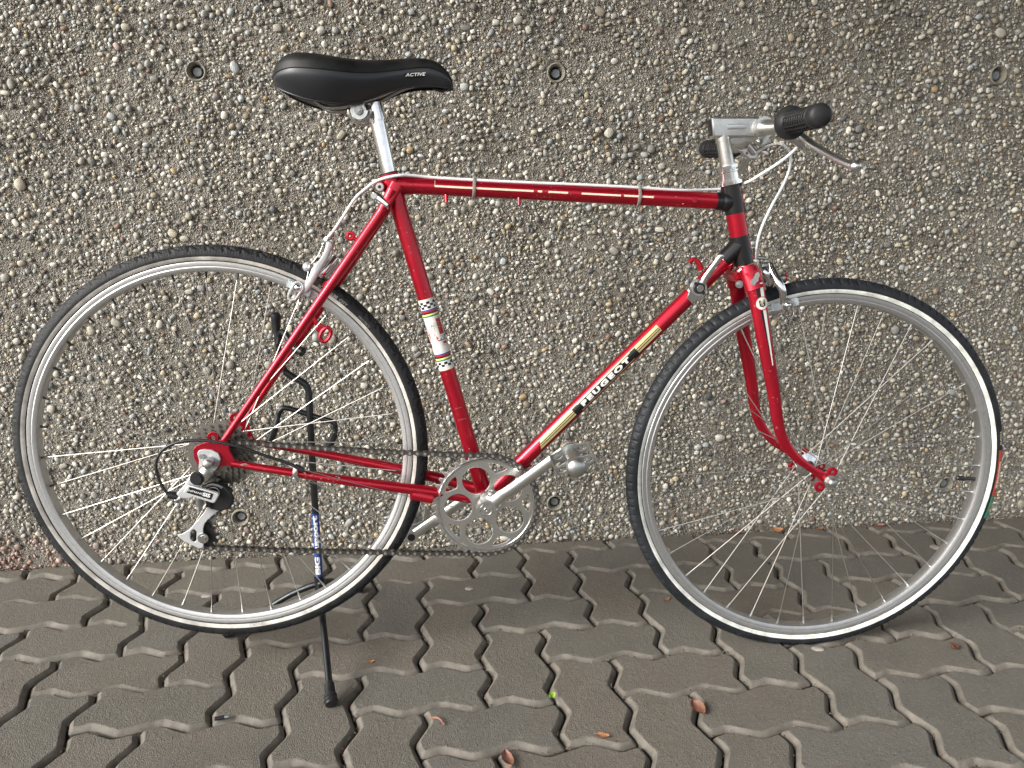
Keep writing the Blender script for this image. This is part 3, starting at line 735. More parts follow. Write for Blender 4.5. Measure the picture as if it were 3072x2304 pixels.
mb = MB(); mb.add([bl(q, k, .0009) for q, k in ((-.028, .0), (-.029, .0055), (-.023, .0070), (-.019, .0035), (-.015, .0030), (-.013, -.0015), (-.009, -.0045), (-.011, -.0095), (-.017, -.0100), (-.021, -.0050))], [tuple(range(10))]); mb.build('bare_metal_patch', ALU, fork)
MB().tube(P((.8640, .2690, .033), (.8640, .2690, .0400)), .0062, 18).tube(P((.8640, .2690, .040), (.8640, .2690, .0440)), .0042, 6).build('crown_bolt', GREYZ, fork, bevel=.0008)

# ---- headset, stem, bars
def ring(mb, v0, v1, r, n=32): mb.tube(P(ax(v0), ax(v1)), r, n)
hs = MB(); ring(hs, .4290, .4345, .0205); ring(hs, .4345, .4368, .0175); ring(hs, .4368, .4480, .0155); ring(hs, .4488, .4512, .0172); ring(hs, .4518, .4535, .0150)
headset = hs.build('headset', CHROME, bike, bevel=.0008)
hl = MB(); ring(hl, .2890, .2985, .0170); ring(hl, .2900, .2945, .0205); hl.build('lower_headset', CHROME, bike, bevel=.0008)
hn = MB(); hn.tube(P(ax(.4538), ax(.4595)), .0178, 8); hn.build('lock_nut', CHROME, headset, bevel=.0006)
stem = MB().tube(P(ax(.455), ax(.506)), .0113, 30).build('stem', ALU, bike, bevel=.0008)
MB().tube(P(ax(.4970), ax(.5075)), .0122, 30).build('stem_collar', ALU, stem, bevel=.001)
ext = [(.8165, .5300), (.8190, .5308), (.8750, .5305), (.8880, .5300), (.8880, .5065), (.8440, .5052), (.8235, .5050), (.8205, .5058)]
plate('stem_extension', [ext], 0, .0235, ALU, stem, .0030)
gus = [(.8470, .5060), (.8455, .4990), (.8500, .4940), (.8590, .4920), (.8700, .4955), (.8860, .4990), (.8860, .5070)]
plate('stem_gusset', [gus], 0, .011, ALU, stem, .003)
plate('end_plug', [[(.8140, .5292), (.8172, .5292), (.8208, .5060), (.8180, .5060)]], 0, .019, PLAST, stem, .0008)
MB().tube(P((.8400, .5180, .0118), (.8705, .5183, .0118)), .0040, 12, flat=(.10, (0, 1, 0))).build('stem_groove', ALU, stem)
CL = (.8985, .5165)
MB().tube(P((CL[0], CL[1], -.019), (CL[0], CL[1], .019)), .0172, 34).build('bar_clamp', ALU, stem, bevel=.002)
plate('clamp_ear', [[(.8850, .5060), (.8920, .4960), (.9010, .4900), (.9090, .4940), (.9100, .5060), (.9010, .5090)]], 0, .013, ALU, stem, .002)
MB().tube(P((.8905, .4990, -.006), (.8975, .4950, .010)), .0045, 10).build('clamp_bolt', CHROME, stem, bevel=.0008)
barpath = P((.8800, .5052, -.255), (.8905, .5000, -.19), (.9000, .4960, -.13), (.8990, .5100, -.05), (CL[0], CL[1], -.019), (CL[0], CL[1], .019), (.9035, .5130, .055), (.9060, .5130, .10), (.9060, .5130, .14), (.9020, .5115, .21))
bar = MB().tube(smooth(barpath, 5), [.011]*4+[.0127, .0127, .0118]+[.011]*4, 24).build('handlebar', ALU, bike)
def grip(a, b, flange):
    a, b = Vector(a), Vector(b); t = (b-a).normalized(); L = (b-a).length
    prof = [(.0115, -.001), (.0240, -.001), (.0250, .0012), (.0240, .0040), (.0165, .0060)] if flange else [(.0115, 0), (.0150, .0), (.0165, .004)]
    prof += [(.0138, .009), (.0138, L-.019), (.0158, L-.017), (.0170, L-.010), (.0168, L-.004), (.0150, L+.0015), (.0105, L+.0045), (.0001, L+.0050)]
    g = MB().lathe(prof, a, t, 40).build('grip', BLK, bike, sharp=50)
    m = MB(); nr, nl = 15, 9; l0, l1 = .011, L-.020
    e1 = (Vector((0, 0, 1))-t*t.z).normalized(); e2 = t.cross(e1)
    for i in range(nl+1):          # the raised lattice of the grip
        l = l0+(l1-l0)*i/nl; m.tube([a+t*l+(e1*math.cos(q*math.pi/14)+e2*math.sin(q*math.pi/14))*.0152 for q in range(28)], .0014, 6, closed=True)
    for k in range(nr):
        th = 2*math.pi*k/nr; d = e1*math.cos(th)+e2*math.sin(th); m.tube([a+t*(l0+(l1-l0)*q/4)+d*.0152 for q in range(5)], .0013, 6)
    m.build('grip_ribs', BLK, g); return g
grip(V3(.9060, .5142, .100), V3(.9012, .5115, .212), True)
grip(V3(.9005, .4955, -.125), V3(.8835, .5037, -.235), False)
# brake levers
lv = MB().tube(smooth(P((.9070, .5040, .082), (.9180, .4960, .084), (.9300, .4880, .084), (.9370, .4840, .083)), 4), [.0105, .0095, .0085, .0060], 16, flat=(.7, (0, 1, 0))).build('brake_lever', ALU, bike, bevel=.001)
MB().lathe([(.0118, -.009), (.0142, -.009), (.0142, .009), (.0118, .009)], V3(.9055, .5125, .082), NS, 30, closed=True).build('lever_clamp', ALU, lv)
MB().tube(smooth(P((.9240, .5010, .082), (.9330, .4920, .092), (.9385, .4800, .115), (.9430, .4690, .142), (.9480, .4580, .168), (.9545, .4490, .190), (.9590, .4450, .203)), 5), [.0062, .0072, .0070, .0064, .0064, .0072, .0074], 16, flat=(.80, (0, 0, 1))).ball(V3(.9592, .4448, .204), .0082, 16).build('lever_blade', POL, lv)
MB().tube(P((.9290, .4905, .070), (.9290, .4905, .094)), .0036, 12).build('pivot_pin', GREYZ, lv)
lv = plate('brake_lever', [[(.8960, .4960), (.9060, .5040), (.9140, .5030), (.9300, .4830), (.9290, .4770), (.9180, .4770), (.9080, .4840), (.9010, .4900)], circ(.9125, .4850, .0030, 12)], -.098, .010, ALU, bike, .0018)
MB().lathe([(.0118, -.009), (.0140, -.009), (.0140, .009), (.0118, .009)], V3(.9030, .5020, -.098), NS, 30, closed=True).build('lever_clamp', ALU, lv)
MB().tube(P((.9120, .4990, -.092), (.9260, .4840, -.090)), [.0060, .0050], 12).build('cable_socket', ALU, lv)
MB().tube(smooth(P((.9160, .4790, -.103), (.9180, .4700, -.120), (.9200, .4620, -.140), (.9250, .4560, -.165)), 4), [.0065, .0065, .0070, .0066], 14, flat=(.6, (0, 0, 1))).build('lever_blade', ALU, lv)
# brake cables
c1 = MB().tube(smooth(P((.9250, .4835, -.090), (.9367, .4913, -.083), (.9484, .4975, -.070), (.9570, .4972, -.058), (.9643, .4905, -.048), (.9676, .4805, -.040), (.9650, .4652, -.030), (.9578, .4472, -.020), (.9444, .4235, -.010), (.9267, .3972, 0), (.9131, .3695, .002), (.9062, .3480, .002), (.9030, .3330, .002), (.9022, .3220, .002)), 6), .0024, 12).build('front_brake_cable', WHITEC, bike)
MB().tube(P((.9022, .3240, .002), (.9022, .3120, .002)), .0030, 12).build('cable_end', GREYZ, c1)
c2 = MB().tube(smooth(P((.9340, .4865, .084), (.9304, .4831, .080), (.9199, .4705, .072), (.9062, .4575, .060), (.8902, .4443, .042), (.8770, .4330, .021), (.8650, .4260, -.012), (.8480, .4230, -.026), (.8200, .4215, -.022), (.7700, .4210, -.004), (.6900, .4262, .004), (.6000, .4312, .006), (.5300, .4345, .006), (.4731, .4375, .006), (.4126, .4411, .005), (.3624, .4446, .004), (.3330, .4476, .010), (.3160, .4474, .016), (.3004, .4452, .016), (.2836, .4412, .012), (.2699, .4350, .006), (.2613, .4288, .003), (.2500, .4205, .001), (.2394, .4100, 0), (.2312, .3987, 0), (.2215, .3850, 0), (.2134, .3740, 0), (.2030, .3600, 0)), 6), .0024, 12).build('rear_brake_cable', WHITEC, bike)
for u in (.4330, .7010):
    fz = axis_map(V3(*tt0), V3(*tt1)); l = (V3(u, 0)-V3(tt0[0], 0)).length*1.0017
    MB().tube([fz(l, q*math.pi/12, .0142+(.0048 if abs(q-6) < 2 else 0)+(.002 if abs(q-6) == 2 else 0)) for q in range(24)], .0017, 8, closed=True, flat=(1.6, (1, 0, 0))).build('zip_tie', CLEAR, bike)

# ---- saddle
ST = [(.1313, .5885, .5865, .5830, .018), (.1345, .6000, .5895, .5800, .036), (.1420, .6130, .5930, .5750, .052), (.1530, .6215, .5960, .5690, .063), (.1680, .6262, .5975, .5630, .072), (.1850, .6265, .5970, .5575, .077), (.2050, .6245, .5955, .5535, .079), (.2250, .6215, .5940, .5515, .0765),
      (.2450, .6192, .5930, .5520, .069), (.2650, .6180, .5935, .5555, .058), (.2850, .6182, .5955, .5630, .047), (.3050, .6195, .5985, .5710, .038), (.3250, .6212, .6020, .5770, .032), (.3450, .6222, .6050, .5800, .0275), (.3650, .6215, .6060, .5805, .024), (.3800, .6165, .6030, .5800, .0205), (.3920, .6075, .5980, .5790, .0165), (.3990, .5990, .5920, .5785, .0120), (.4030, .5900, .5860, .5785, .006)]
def dense(S, n=4):
    P_ = [Vector(a[:3]) for a in S]; Q = [Vector((a[3], a[4], 0)) for a in S]; a, b = smooth(P_, n), smooth(Q, n)
    return [(p[0], p[1], p[2], q[0], q[1]) for p, q in zip(a, b)]
SD = dense(ST); topm = MB(); sidem = MB(); V = []; n1 = 17
for (u, t, sm, bo, wd) in SD:
    for k in range(n1):
        a = math.pi*k/(n1-1); cx = math.cos(a); cz = abs(math.sin(a))
        V.append(V3(u, sm+(t-sm)*cz**.72-.0012*(0 if 0 < k < n1-1 else 1), wd*(1 if cx > 0 else -1)*abs(cx)**.80))
topm.add(V, [(i*n1+k, i*n1+k+1, (i+1)*n1+k+1, (i+1)*n1+k) for i in range(len(SD)-1) for k in range(n1-1)])
saddle = topm.build('saddle', SADTOP, bike, sharp=80)
for s in (1, -1):
    V = []; m_ = 8
    for (u, t, sm, bo, wd) in SD:
        for k in range(m_):
            q = k/(m_-1); V.append(V3(u, sm+(bo-sm)*q, s*(wd+.0022*math.sin(math.pi*min(1, q*1.1))*min(1, wd/.03)-q*q*.30*wd)))
    o = MB(); o.add(V, [(i*m_+k, i*m_+k+1, (i+1)*m_+k+1, (i+1)*m_+k) for i in range(len(SD)-1) for k in range(m_-1)]); o.build('side_panel', SADSIDE, saddle, sharp=80)
    MB().tube([V3(u, sm-.0004, s*(wd+.0004)) for (u, t, sm, bo, wd) in SD], .0008, 6).build('piping', SADTOP, saddle)
V = []
for (u, t, sm, bo, wd) in SD: V += [V3(u, bo+.0006, wd*.70), V3(u, bo+.0045, 0), V3(u, bo+.0006, -wd*.70)]
o = MB(); o.add(V, [(i*3+k, i*3+k+1, (i+1)*3+k+1, (i+1)*3+k) for i in range(len(SD)-1) for k in range(2)])
for s in (1, -1): o.tube([V3(u, bo-.0005, s*wd*.70) for (u, t, sm, bo, wd) in SD], .0016, 8)
o.tube(P((.372, .579, 0), (.386, .5755, 0), (.399, .5790, 0)), [.006, .008, .004], 12, flat=(.4, (0, 0, 1)))
o.build('base_shell', PLAST, saddle, sharp=60)
for s in (1, -1):
    MB().tube(smooth(P((.1880, .5640, .026*s), (.1960, .5560, .024*s), (.2060, .5495, .022*s), (.2200, .5480, .022*s), (.2421, .5513, .022*s), (.2643, .5575, .022*s), (.2900, .5655, .020*s), (.3200, .5790, .015*s), (.3450, .5860, .009*s)), 5), .0034, 12).build('saddle_rail', GREYZ, saddle)
def sadpt(u, q, e):
    i = min(range(len(SD)), key=lambda k: abs(SD[k][0]-u)); u0, t, sm, bo, wd = SD[i]
    return V3(u, sm+(bo-sm)*q, wd+.0022*math.sin(math.pi*min(1, q*1.1))*min(1, wd/.03)-q*q*.30*wd+e)
bmb = MB(); n = 28
def sad_at(u, v, e):
    us = [a[0] for a in SD]; g = lambda k: float(np.interp(u, us, [a[k] for a in SD])); sm, bo, wd = g(2), g(3), g(4); q = min(1, max(0, (v-sm)/(bo-sm)))
    return V3(u, v, wd+.0022*math.sin(math.pi*min(1, q*1.1))*min(1, wd/.03)-q*q*.30*wd+e)
cu_, cv_ = .3462, .5945; V = [sad_at(cu_, cv_, .0014)]
for ring_ in (.5, 1.0):
    for k in range(n): V.append(sad_at(cu_+.0168*ring_*math.cos(2*math.pi*k/n), cv_+.0042*ring_*math.sin(2*math.pi*k/n)+.08*.0168*ring_*math.cos(2*math.pi*k/n), .0014))
bmb.add(V, [(0, 1+k, 1+(k+1) % n) for k in range(n)]+[(1+k, 1+n+k, 1+n+(k+1) % n, 1+(k+1) % n) for k in range(n)])
bmb.build('name_badge', BLKP, saddle)
Vt, F = text_data('ACTIVE', .0062, .25, .00018, 1.35, 1.05, cuts=.001); mb = MB(); mb.add([sad_at(cu_+.0005+p.x, cv_+p.y+.08*p.x, .0022) for p in Vt], F); mb.build('badge_lettering', WHT, saddle)
# ---- seat post
def sp(v): return (.2790+(.5571-v)*.195, v)
post = MB().tube(P(sp(.552), st(.4400)), .0122, 30).build('seat_post', CHROME, bike, bevel=.0006)
MB().tube(P(sp(.5575), sp(.5300)), .0138, 30).build('post_head', CHROME, post, bevel=.0010)
cl = MB().tube(P((.2590, .5435, -.026), (.2590, .5435, .026)), .0105, 26).build('saddle_clamp', ALU, post, bevel=.002)
MB().tube(P((.2590, .5435, .0262), (.2590, .5435, .0300)), .0072, 20).tube(P((.2590, .5435, .030), (.2590, .5435, .0350)), .0062, 6).tube(P((.2590, .5435, .034), (.2590, .5435, .038)), .0036, 12).build('clamp_nut', GREYZ, cl, bevel=.0006)
for s in (1, -1):
    plate('clamp_cheek', [[(.2462, .5580), (.2660, .5595), (.2668, .5500), (.2660, .5440)]+arc(.2590, .5435, .0130, 0, -180, 10)+[(.2480, .5500)]], .0260*s, .002, ALU, cl, .0005)
    MB().tube([V3(.2590+.0165*math.cos(R(a)), .5435+.0165*math.sin(R(a)), .0225*s) for a in range(-185, 15, 10)], .0022, 8, flat=(1.8, (0, 1, 0))).build('serrated_ring', ALU, cl)
MB().box(V3(.2560, .5560, 0), .024, .050, .005).build('rail_saddle', ALU, cl, bevel=.001)

# ---- wheels
def wheel(name, hub, label, rear):
    hu, hvv = hub; ph0 = 0.7 if rear else 0.2
    w_ = bpy.data.objects.new(name, None); C.objects.link(w_); w_.parent = bike; w_['label'] = label; w_.empty_display_size = .05
    c = V3(hu, hvv, 0)
    tyre_m = TYRE if rear else TYREF
    # tyre: section circle centre R 0.3290 radius .0148; tread blocks carved by angle
    Rc, r0 = .3288, .0148; NA = 1260; NSec = 30; V = []; per = 77 if rear else 138
    secs = [(-math.pi/2+math.pi*2*0.0)+a for a in np.linspace(R(-128), R(128), NSec)]
    ang = np.arange(NA)*2*np.pi/NA
    for i in range(NA):
        th = ang[i]; fr_ = (th*per/(2*math.pi)) % 1.0
        for ps in secs:      # ps=0 at the outermost point
            a_ = abs(math.degrees(ps)); g = 0.0
            if rear:
                if a_ < 62:
                    cen = 18+30*abs(math.sin(math.pi*fr_)) ; g = -.0020 if abs(a_-cen) < 5.5 else 0
                    if 44 < a_ < 62 and (fr_ < .16): g = -.0018
                    if 28 < a_ < 44 and abs(fr_-.5) < .14 and int(fr_*50) % 2: g = -.0013
                elif a_ < 78: g = -.0007 if int(fr_*12) % 2 else 0
            else:
                if 12 < a_ < 60:
                    k = fr_ if ps > 0 else (fr_+.5) % 1
                    if k < .16: g = -.0020
                    elif k < .5 and abs(a_-44) < 5: g = -.0016
                    elif k < .34 and abs(a_-26) < 4: g = -.0014
                elif abs(a_-6) < 3: g = -.0004
            rr = r0+g; V.append(c+Vector((math.cos(th), 0, math.sin(th)))*(Rc+rr*math.cos(ps)*1.02)+Vector((0, 1, 0))*(rr*math.sin(ps)*.96))
    F = [(i*NSec+k, ((i+1) % NA)*NSec+k, ((i+1) % NA)*NSec+k+1, i*NSec+k+1) for i in range(NA) for k in range(NSec-1)]
    mb = MB(); mb.add(V, F); ty = mb.build('tyre', tyre_m, w_, sharp=60)
    for s in (1, -1):
        rr = r0*.96+.0004; V = []; A0, A1 = (R(103), R(129)) if rear else (R(102), R(131))
        prof = [(Rc+rr*1.02*math.cos(A0+(A1-A0)*q/5), s*(rr*math.sin(A0+(A1-A0)*q/5)+.0002)) for q in range(6)]
        MB().lathe(prof, c, NS, 240).build('reflective_stripe', STRIPE if rear else STRIPEF, ty)
    rim_p = []
    half = [(.3015, .0), (.3008, .006), (.3022, .0098), (.3050, .0112), (.3085, .0118), (.3100, .0112), (.3118, .0118), (.3165, .0118), (.3178, .0110), (.3176, .0100), (.3120, .0095), (.3100, .0)]
    rim_p = half+[(r, -h) for r, h in half[::-1][1:-1]]
    rim = MB().lathe(rim_p, c, NS, 220, closed=True).build('rim', RIMALU, w_, sharp=28)
    fl = .031 if not rear else .0
    flN, flF = (.030, -.030) if not rear else (.016, -.033); fr2 = .0195 if not rear else .0215
    hubm = MB()
    if not rear: hubm.lathe([(.0052, -.036), (.0110, -.036), (.0125, -.0325), (.0230, -.0315), (.0235, -.029), (.0200, -.0275), (.0100, -.024), (.0090, 0), (.0100, .024), (.0200, .0275), (.0235, .029), (.0230, .0315), (.0125, .0325), (.0110, .036), (.0052, .036)], c, NS, 36)
    else: hubm.lathe([(.0052, -.040), (.0120, -.040), (.0135, -.0355), (.0250, -.0345), (.0255, -.032), (.0220, -.0305), (.0120, -.026), (.0100, -.01), (.0120, .010), (.0220, .0140), (.0255, .0155), (.0250, .018), (.0135, .019)], c, NS, 36)
    hb = hubm.build('hub', CHROME if not rear else ALU, w_, sharp=40)
    MB().tube([c+NS*(-.066), c+NS*.068], .0046, 16).build('axle', GREYZ, hb)
    for s in (1, -1):
        e = c+NS*(.0580*s if not rear else .0640*s)
        nb = MB().tube([e, e+NS*(.0085*s)], .0094, 6).tube([e-NS*.001*s, e+NS*(.0022*s)], .0115, 24)
        if not rear: nb.ball(e+NS*(.0085*s), .0080, 18, (1, .7, 1))
        nb.build('axle_nut', GREYZ, hb, bevel=.0006)
    # spokes, crossed three times
    sp0 = None
    for k in range(36):
        th = R(ph0+10*k); near_ = (k % 2 == 0); lead = 1 if (k//2) % 2 == 0 else -1
        zf = flN if near_ else flF
        tn = .0025*(1 if near_ else -1)
        rimp = c+Vector((math.cos(th), 0, math.sin(th)))*.3010+NS*tn
        ha = th+lead*R(68); hp = c+Vector((math.cos(ha), 0, math.sin(ha)))*fr2+NS*(zf+(.0012 if (lead > 0) else -.0012))
        MB().tube([hp, rimp], .00088, 6, caps=False).build('spoke', STEEL, w_)
        d = (rimp-hp).normalized(); npl = MB().tube([rimp-d*.0105, rimp-d*.002, rimp+d*.002], [.0016, .0019, .0024], 8); npl.build('nipple', GREYZ if (rear and 200 < math.degrees(th) % 360 < 340) or not rear else BLKP, w_)
    if rear: vth = None
    else:
        vth = R(-4.9); d = Vector((math.cos(vth), 0, math.sin(vth))); a = c+d*.3000
        vs = MB().tube([a, a-d*.0200], .0034, 12).build('valve', BLK, w_)
        MB().tube([a-d*.0185, a-d*.0215, a-d*.0330, a-d*.0350], [.0040, .0048, .0042, .0022], 12).build('valve_cap', PLAST, vs)
    return w_, ty, c
rw, rty, rc = wheel('rear_wheel', (0, 0), 'rear wheel with narrow grey stripe on the tyre, lifted off the ground', True)
fw, fty, fc_ = wheel('front_wheel', (1.0340, -.0700), 'front wheel with white reflective stripe on the tyre', False)
def tyre_text(body, size, th0, rad, cc, m, parent, s_out, flip=False, sx=1.0, bold=0, name='lettering'):
    Vt, F = text_data(body, size, 0, bold, sx, 1.0, cuts=size*.2); mb = MB(); sg = -1 if flip else 1; V = []
    for p in Vt:
        th = R(th0)-sg*p.x/rad; r = rad+sg*p.y
        x_ = (r-.3288)/(.0148*1.02); sarc = .0148*.96*math.sqrt(max(0.02, 1-x_*x_))
        V.append(cc+Vector((math.cos(th), 0, math.sin(th)))*r+NS*(sarc+s_out))
    mb.add(V, F); return mb.build(name, m, parent)
tyre_text('SCHWALBE  CITY', .0070, 52.5, .3285, rc, GREYT, rty, .0006, bold=.0003)
tyre_text('PROTECT', .0058, 41.0, .3285, rc, GREYT, rty, .0006)
tyre_text('(700 x 28C)', .0062, 276, .3215, rc, GREYT, rty, .0007, bold=0)
tyre_text('28 - 622', .0062, 292, .3215, rc, GREYT, rty, .0007)
tyre_text('(700 x 28C)', .0062, 271, .3215, fc_, GREYT, fty, .0007)
tyre_text('28-622', .0062, 284, .3215, fc_, GREYT, fty, .0007)
def tyre_patch(name, th0, th1, r0_, r1_, m):
    V = []; F = []; n = 14; k_ = 4
    for i in range(n+1):
        th = R(th0+(th1-th0)*i/n)
        for j in range(k_+1):
            r = r0_+(r1_-r0_)*j/k_; x_ = (r-.3288)/(.0148*1.02); sarc = .0148*.96*math.sqrt(max(0.02, 1-x_*x_))
            V.append(fc_+Vector((math.cos(th), 0, math.sin(th)))*r+NS*(sarc+.0006))
    for i in range(n):
        for j in range(k_): q = i*(k_+1)+j; F.append((q, q+1, q+k_+2, q+k_+1))
    mb = MB(); mb.add(V, F); mb.build(name, m, fty)
tyre_patch('red_tyre_label', 5.5, -9.5, .3300, .3390, mat('orange_red_label', (.42, .06, .03), .5))
tyre_patch('green_tyre_label', -9.6, -17, .3300, .3390, mat('green_label', (.03, .20, .13), .5))
tyre_text('Vittoria', .0085, 9.5, .3345, fc_, CREAM, fty, .0010, sx=1.0)
tyre_text('RANDONNEUR', .0072, -2.5, .3345, fc_, CREAM, fty, .0012, bold=.0003)
tyre_text('28-622', .0060, -13, .3345, fc_, mat('orange_print', (.60, .22, .05), .5), fty, .0012)

# ---- drivetrain
def gear_outline(cx, cy, n, r_root, r_tip, ph=0):
    o = []
    for k in range(n):
        for (f_, r) in ((-.30, r_root), (-.12, r_tip), (.12, r_tip), (.30, r_root)):
            a = 2*math.pi*(k+f_)/n+ph; o.append((cx+r*math.cos(a), cy+r*math.sin(a)))
    return o
cass = MB().lathe([(.0060, .050), (.0200, .050), (.0200, .019), (.0140, .019)], rc, NS, 30).build('freewheel', COG, rw)
for k, (n, s_) in enumerate(((28, .0210), (24, .0265), (21, .0320), (18, .0375), (15, .0430), (13, .0480))):
    rp = n*.0127/(2*math.pi)
    plate('sprocket', [gear_outline(0, 0, n, rp-.0028, rp+.0030), circ(0, 0, .0185, 30)], s_, .0019, COG, cass, 0)
RCX, RCY, RCS = .4414, -.0985, .0430
crank = bpy.data.objects.new('crankset', None); C.objects.link(crank); crank.parent = bike; crank.empty_display_size = .03
loops = [gear_outline(RCX, RCY, 44, .0858, .0925), ]
for q in range(5):
    a = 38+72*q; loops.append(circ(RCX+.0478*math.cos(R(a)), RCY+.0478*math.sin(R(a)), .0243, 34))
    b_ = R(a+36); tri = []
    for (r_, da) in ((.0742, -13), (.0756, -6.5), (.0760, 0), (.0756, 6.5), (.0742, 13), (.0700, 12), (.0640, 7.5), (.0600, 3), (.0590, 0), (.0600, -3), (.0640, -7.5), (.0700, -12)):
        tri.append((RCX+r_*math.cos(b_+R(da)), RCY+r_*math.sin(b_+R(da))))
    loops.append(tri)
plate('chainring', loops, RCS, .0034, ALU, crank, .0007)
MB().lathe([(.0795, .0017), (.0800, .0030), (.0830, .0032), (.0842, .0017)], V3(RCX, RCY, RCS), NS, 120).build('ring_lip', CHROME, crank)
def crank_arm(e0, e1, s0, s1, parent):
    d = Vector((e1[0]-e0[0], e1[1]-e0[1])).normalized(); pr = Vector((-d.y, d.x))
    p = [V3(e0[0], e0[1], s0), V3(e0[0]+d.x*.03, e0[1]+d.y*.03, s0), V3(e0[0]+d.x*.06, e0[1]+d.y*.06, (s0*.6+s1*.4)), V3(e1[0], e1[1], s1)]
    return MB().tube(smooth(p, 5), [.0150, .0120, .0105, .0100, .0098], 20, flat=(.58, (0, 1, 0))).tube([V3(e0[0], e0[1], s0-.009), V3(e0[0], e0[1], s0+.009)], .0165, 30).tube([V3(e1[0], e1[1], s1-.0065), V3(e1[0], e1[1], s1+.0065)], .0125, 26).build('crank_arm', ALU, parent, bevel=.0012)
EN, EF = (.5770, .0085), (.3035, -.1980); BC = (.4410, -.0955)
ca = crank_arm(BC, EN, .0640, .0760, crank)
MB().lathe([(.0108, .0), (.0112, .0006), (.0090, .0008), (.0086, -.0008), (.0045, -.0006), (.0040, .0012), (.0018, .0012), (.0001, .0004)], V3(BC[0], BC[1], .0734), NS, 28).build('dust_cap', CHROME, crank)
MB().tube(P((.4395, -.0790, .048), (.4395, -.0790, .060)), .0085, 16).tube(P((.4470, -.0770, .048), (.4560, -.0745, .060)), .0080, 12).build('swaged_boss', ALU, crank, bevel=.002)
cb = crank_arm((BC[0], BC[1]-.005), EF, -.0560, -.0680, crank)
MB().tube(P((EF[0], EF[1], -.0610), (EF[0], EF[1], -.0600)), .0070, 20).build('axle_end', BLKP, crank)
MB().tube(P((BB[0], BB[1], -.052), (BB[0], BB[1], .052)), .0085, 18).lathe([(.0185, .034), (.0185, .038), (.0100, .038)], V3(BB[0], BB[1], 0), NS, 28).build('bottom_bracket_cup', GREYZ, crank)
def pedal(c0, s0, s1, ang, name):
    sg = 1 if s1 > s0 else -1; d = Vector((math.cos(R(ang)), math.sin(R(ang)))); e = Vector((-d.y, d.x))
    def q(a, b, s): return V3(c0[0]+d.x*a+e.x*b, c0[1]+d.y*a+e.y*b, s)
    root = MB().tube([q(0, 0, s0), q(0, 0, s1-.012*sg)], [.0090, .0068, .0068, .0078], 18).build(name, GREYZ, bike, bevel=.0006)
    MB().ball(q(0, 0, s1-.010*sg), .0152, 24, (1, .55, 1)).tube([q(0, 0, s1-.022*sg), q(0, 0, s1-.010*sg)], .0148, 24).build('dust_cap', GREYZ, root, bevel=.0005)
    for sd_ in (s0+.010*sg, s1-.026*sg):      # end plates
        lp = [(-.030, -.0055), (-.016, -.0095), (0, -.0140), (.016, -.0095), (.030, -.0055), (.031, .0055), (.016, .0085), (0, .0130), (-.016, .0085), (-.031, .0055)]
        lp2 = [(c0[0]+d.x*a+e.x*b, c0[1]+d.y*a+e.y*b) for a, b in lp]
        hs_ = [[(c0[0]+d.x*(x_+.0080*math.cos(t*.628))+e.x*(.0045*math.sin(t*.628)), c0[1]+d.y*(x_+.0080*math.cos(t*.628))+e.y*(.0045*math.sin(t*.628))) for t in range(10)] for x_ in (-.0205, .0205)]
        plate('end_plate', [lp2]+hs_, sd_, .0024, GREYZ, root, .0006)
    for sx_ in (-1, 1):      # serrated side plates
        mb = MB(); n = 9; V = []; F = []
        m1, m2 = s0+.002*sg, s1-.018*sg
        for i in range(2*n+1):
            s_ = m1+(m2-m1)*i/(2*n); tw = .0022 if i % 2 else 0
            for a, b in ((.0312, -.0080), (.0312, .0075+tw), (.0332, .0075+tw), (.0332, -.0080)): V.append(q(a*sx_, b, s_))
        for i in range(2*n):
            for k in range(4): F.append((i*4+k, i*4+(k+1) % 4, (i+1)*4+(k+1) % 4, (i+1)*4+k))
        F += [(0, 1, 2, 3), tuple(2*n*4+k for k in (3, 2, 1, 0))]
        mb.add(V, F); mb.build('cage_plate', GREYZ, root)
    return root
pedal(EN, .086, .186, 20, 'pedal'); pedal(EF, -.078, -.172, 35, 'pedal')

# ---- chain: every link on its own
LP = (-.0298, -.1339); UP = (-.0020, -.0640); pr_ = .0205; ur = .0205
def tang(c1, r1, c2, r2, side1, side2):
    """tangent points between circles; side +1: circle lies left of travel direction, -1: right"""
    c1, c2 = Vector(c1), Vector(c2); D = c2-c1; L = D.length; a = math.atan2(D.y, D.x); k = (side1*r1-side2*r2)/L
    b = math.acos(max(-1, min(1, k)))
    for sgn in (1, -1):
        na = a+sgn*b; nn = Vector((math.cos(na), math.sin(na))); p1 = c1+nn*r1*side1; p2 = c2+nn*r2*side2; t = (p2-p1)
        # circle on left of travel -> normal from point to centre is left
        l = Vector((-t.y, t.x))
        if l.dot(c1-p1)*side1 > -1e-9: return p1, p2
    return p1, p2
# loop travelled: cog top -> ring top -> round the ring clockwise -> ring bottom -> lower pulley -> upper pulley -> cog
COG_R = 15*.0127/(2*math.pi); RING_R = 44*.0127/(2*math.pi); CR = (0, 0); RG = (RCX, RCY)
seq = [(CR, COG_R, -1), (RG, RING_R, -1), (LP, pr_, -1), (UP, ur, +1), (CR, COG_R, -1)]
path = []
tps = [tang(seq[i][0], seq[i][1], seq[i+1][0], seq[i+1][1], seq[i][2], seq[i+1][2]) for i in range(4)]
def arcpts(c, r, p, q, side):
    a0 = math.atan2(p[1]-c[1], p[0]-c[0]); a1 = math.atan2(q[1]-c[1], q[0]-c[0])
    if side < 0:
        while a1 > a0: a1 -= 2*math.pi
    else:
        while a1 < a0: a1 += 2*math.pi
    n = max(2, int(abs(a1-a0)*r/.002)); return [(c[0]+r*math.cos(a0+(a1-a0)*i/n), c[1]+r*math.sin(a0+(a1-a0)*i/n)) for i in range(n+1)]
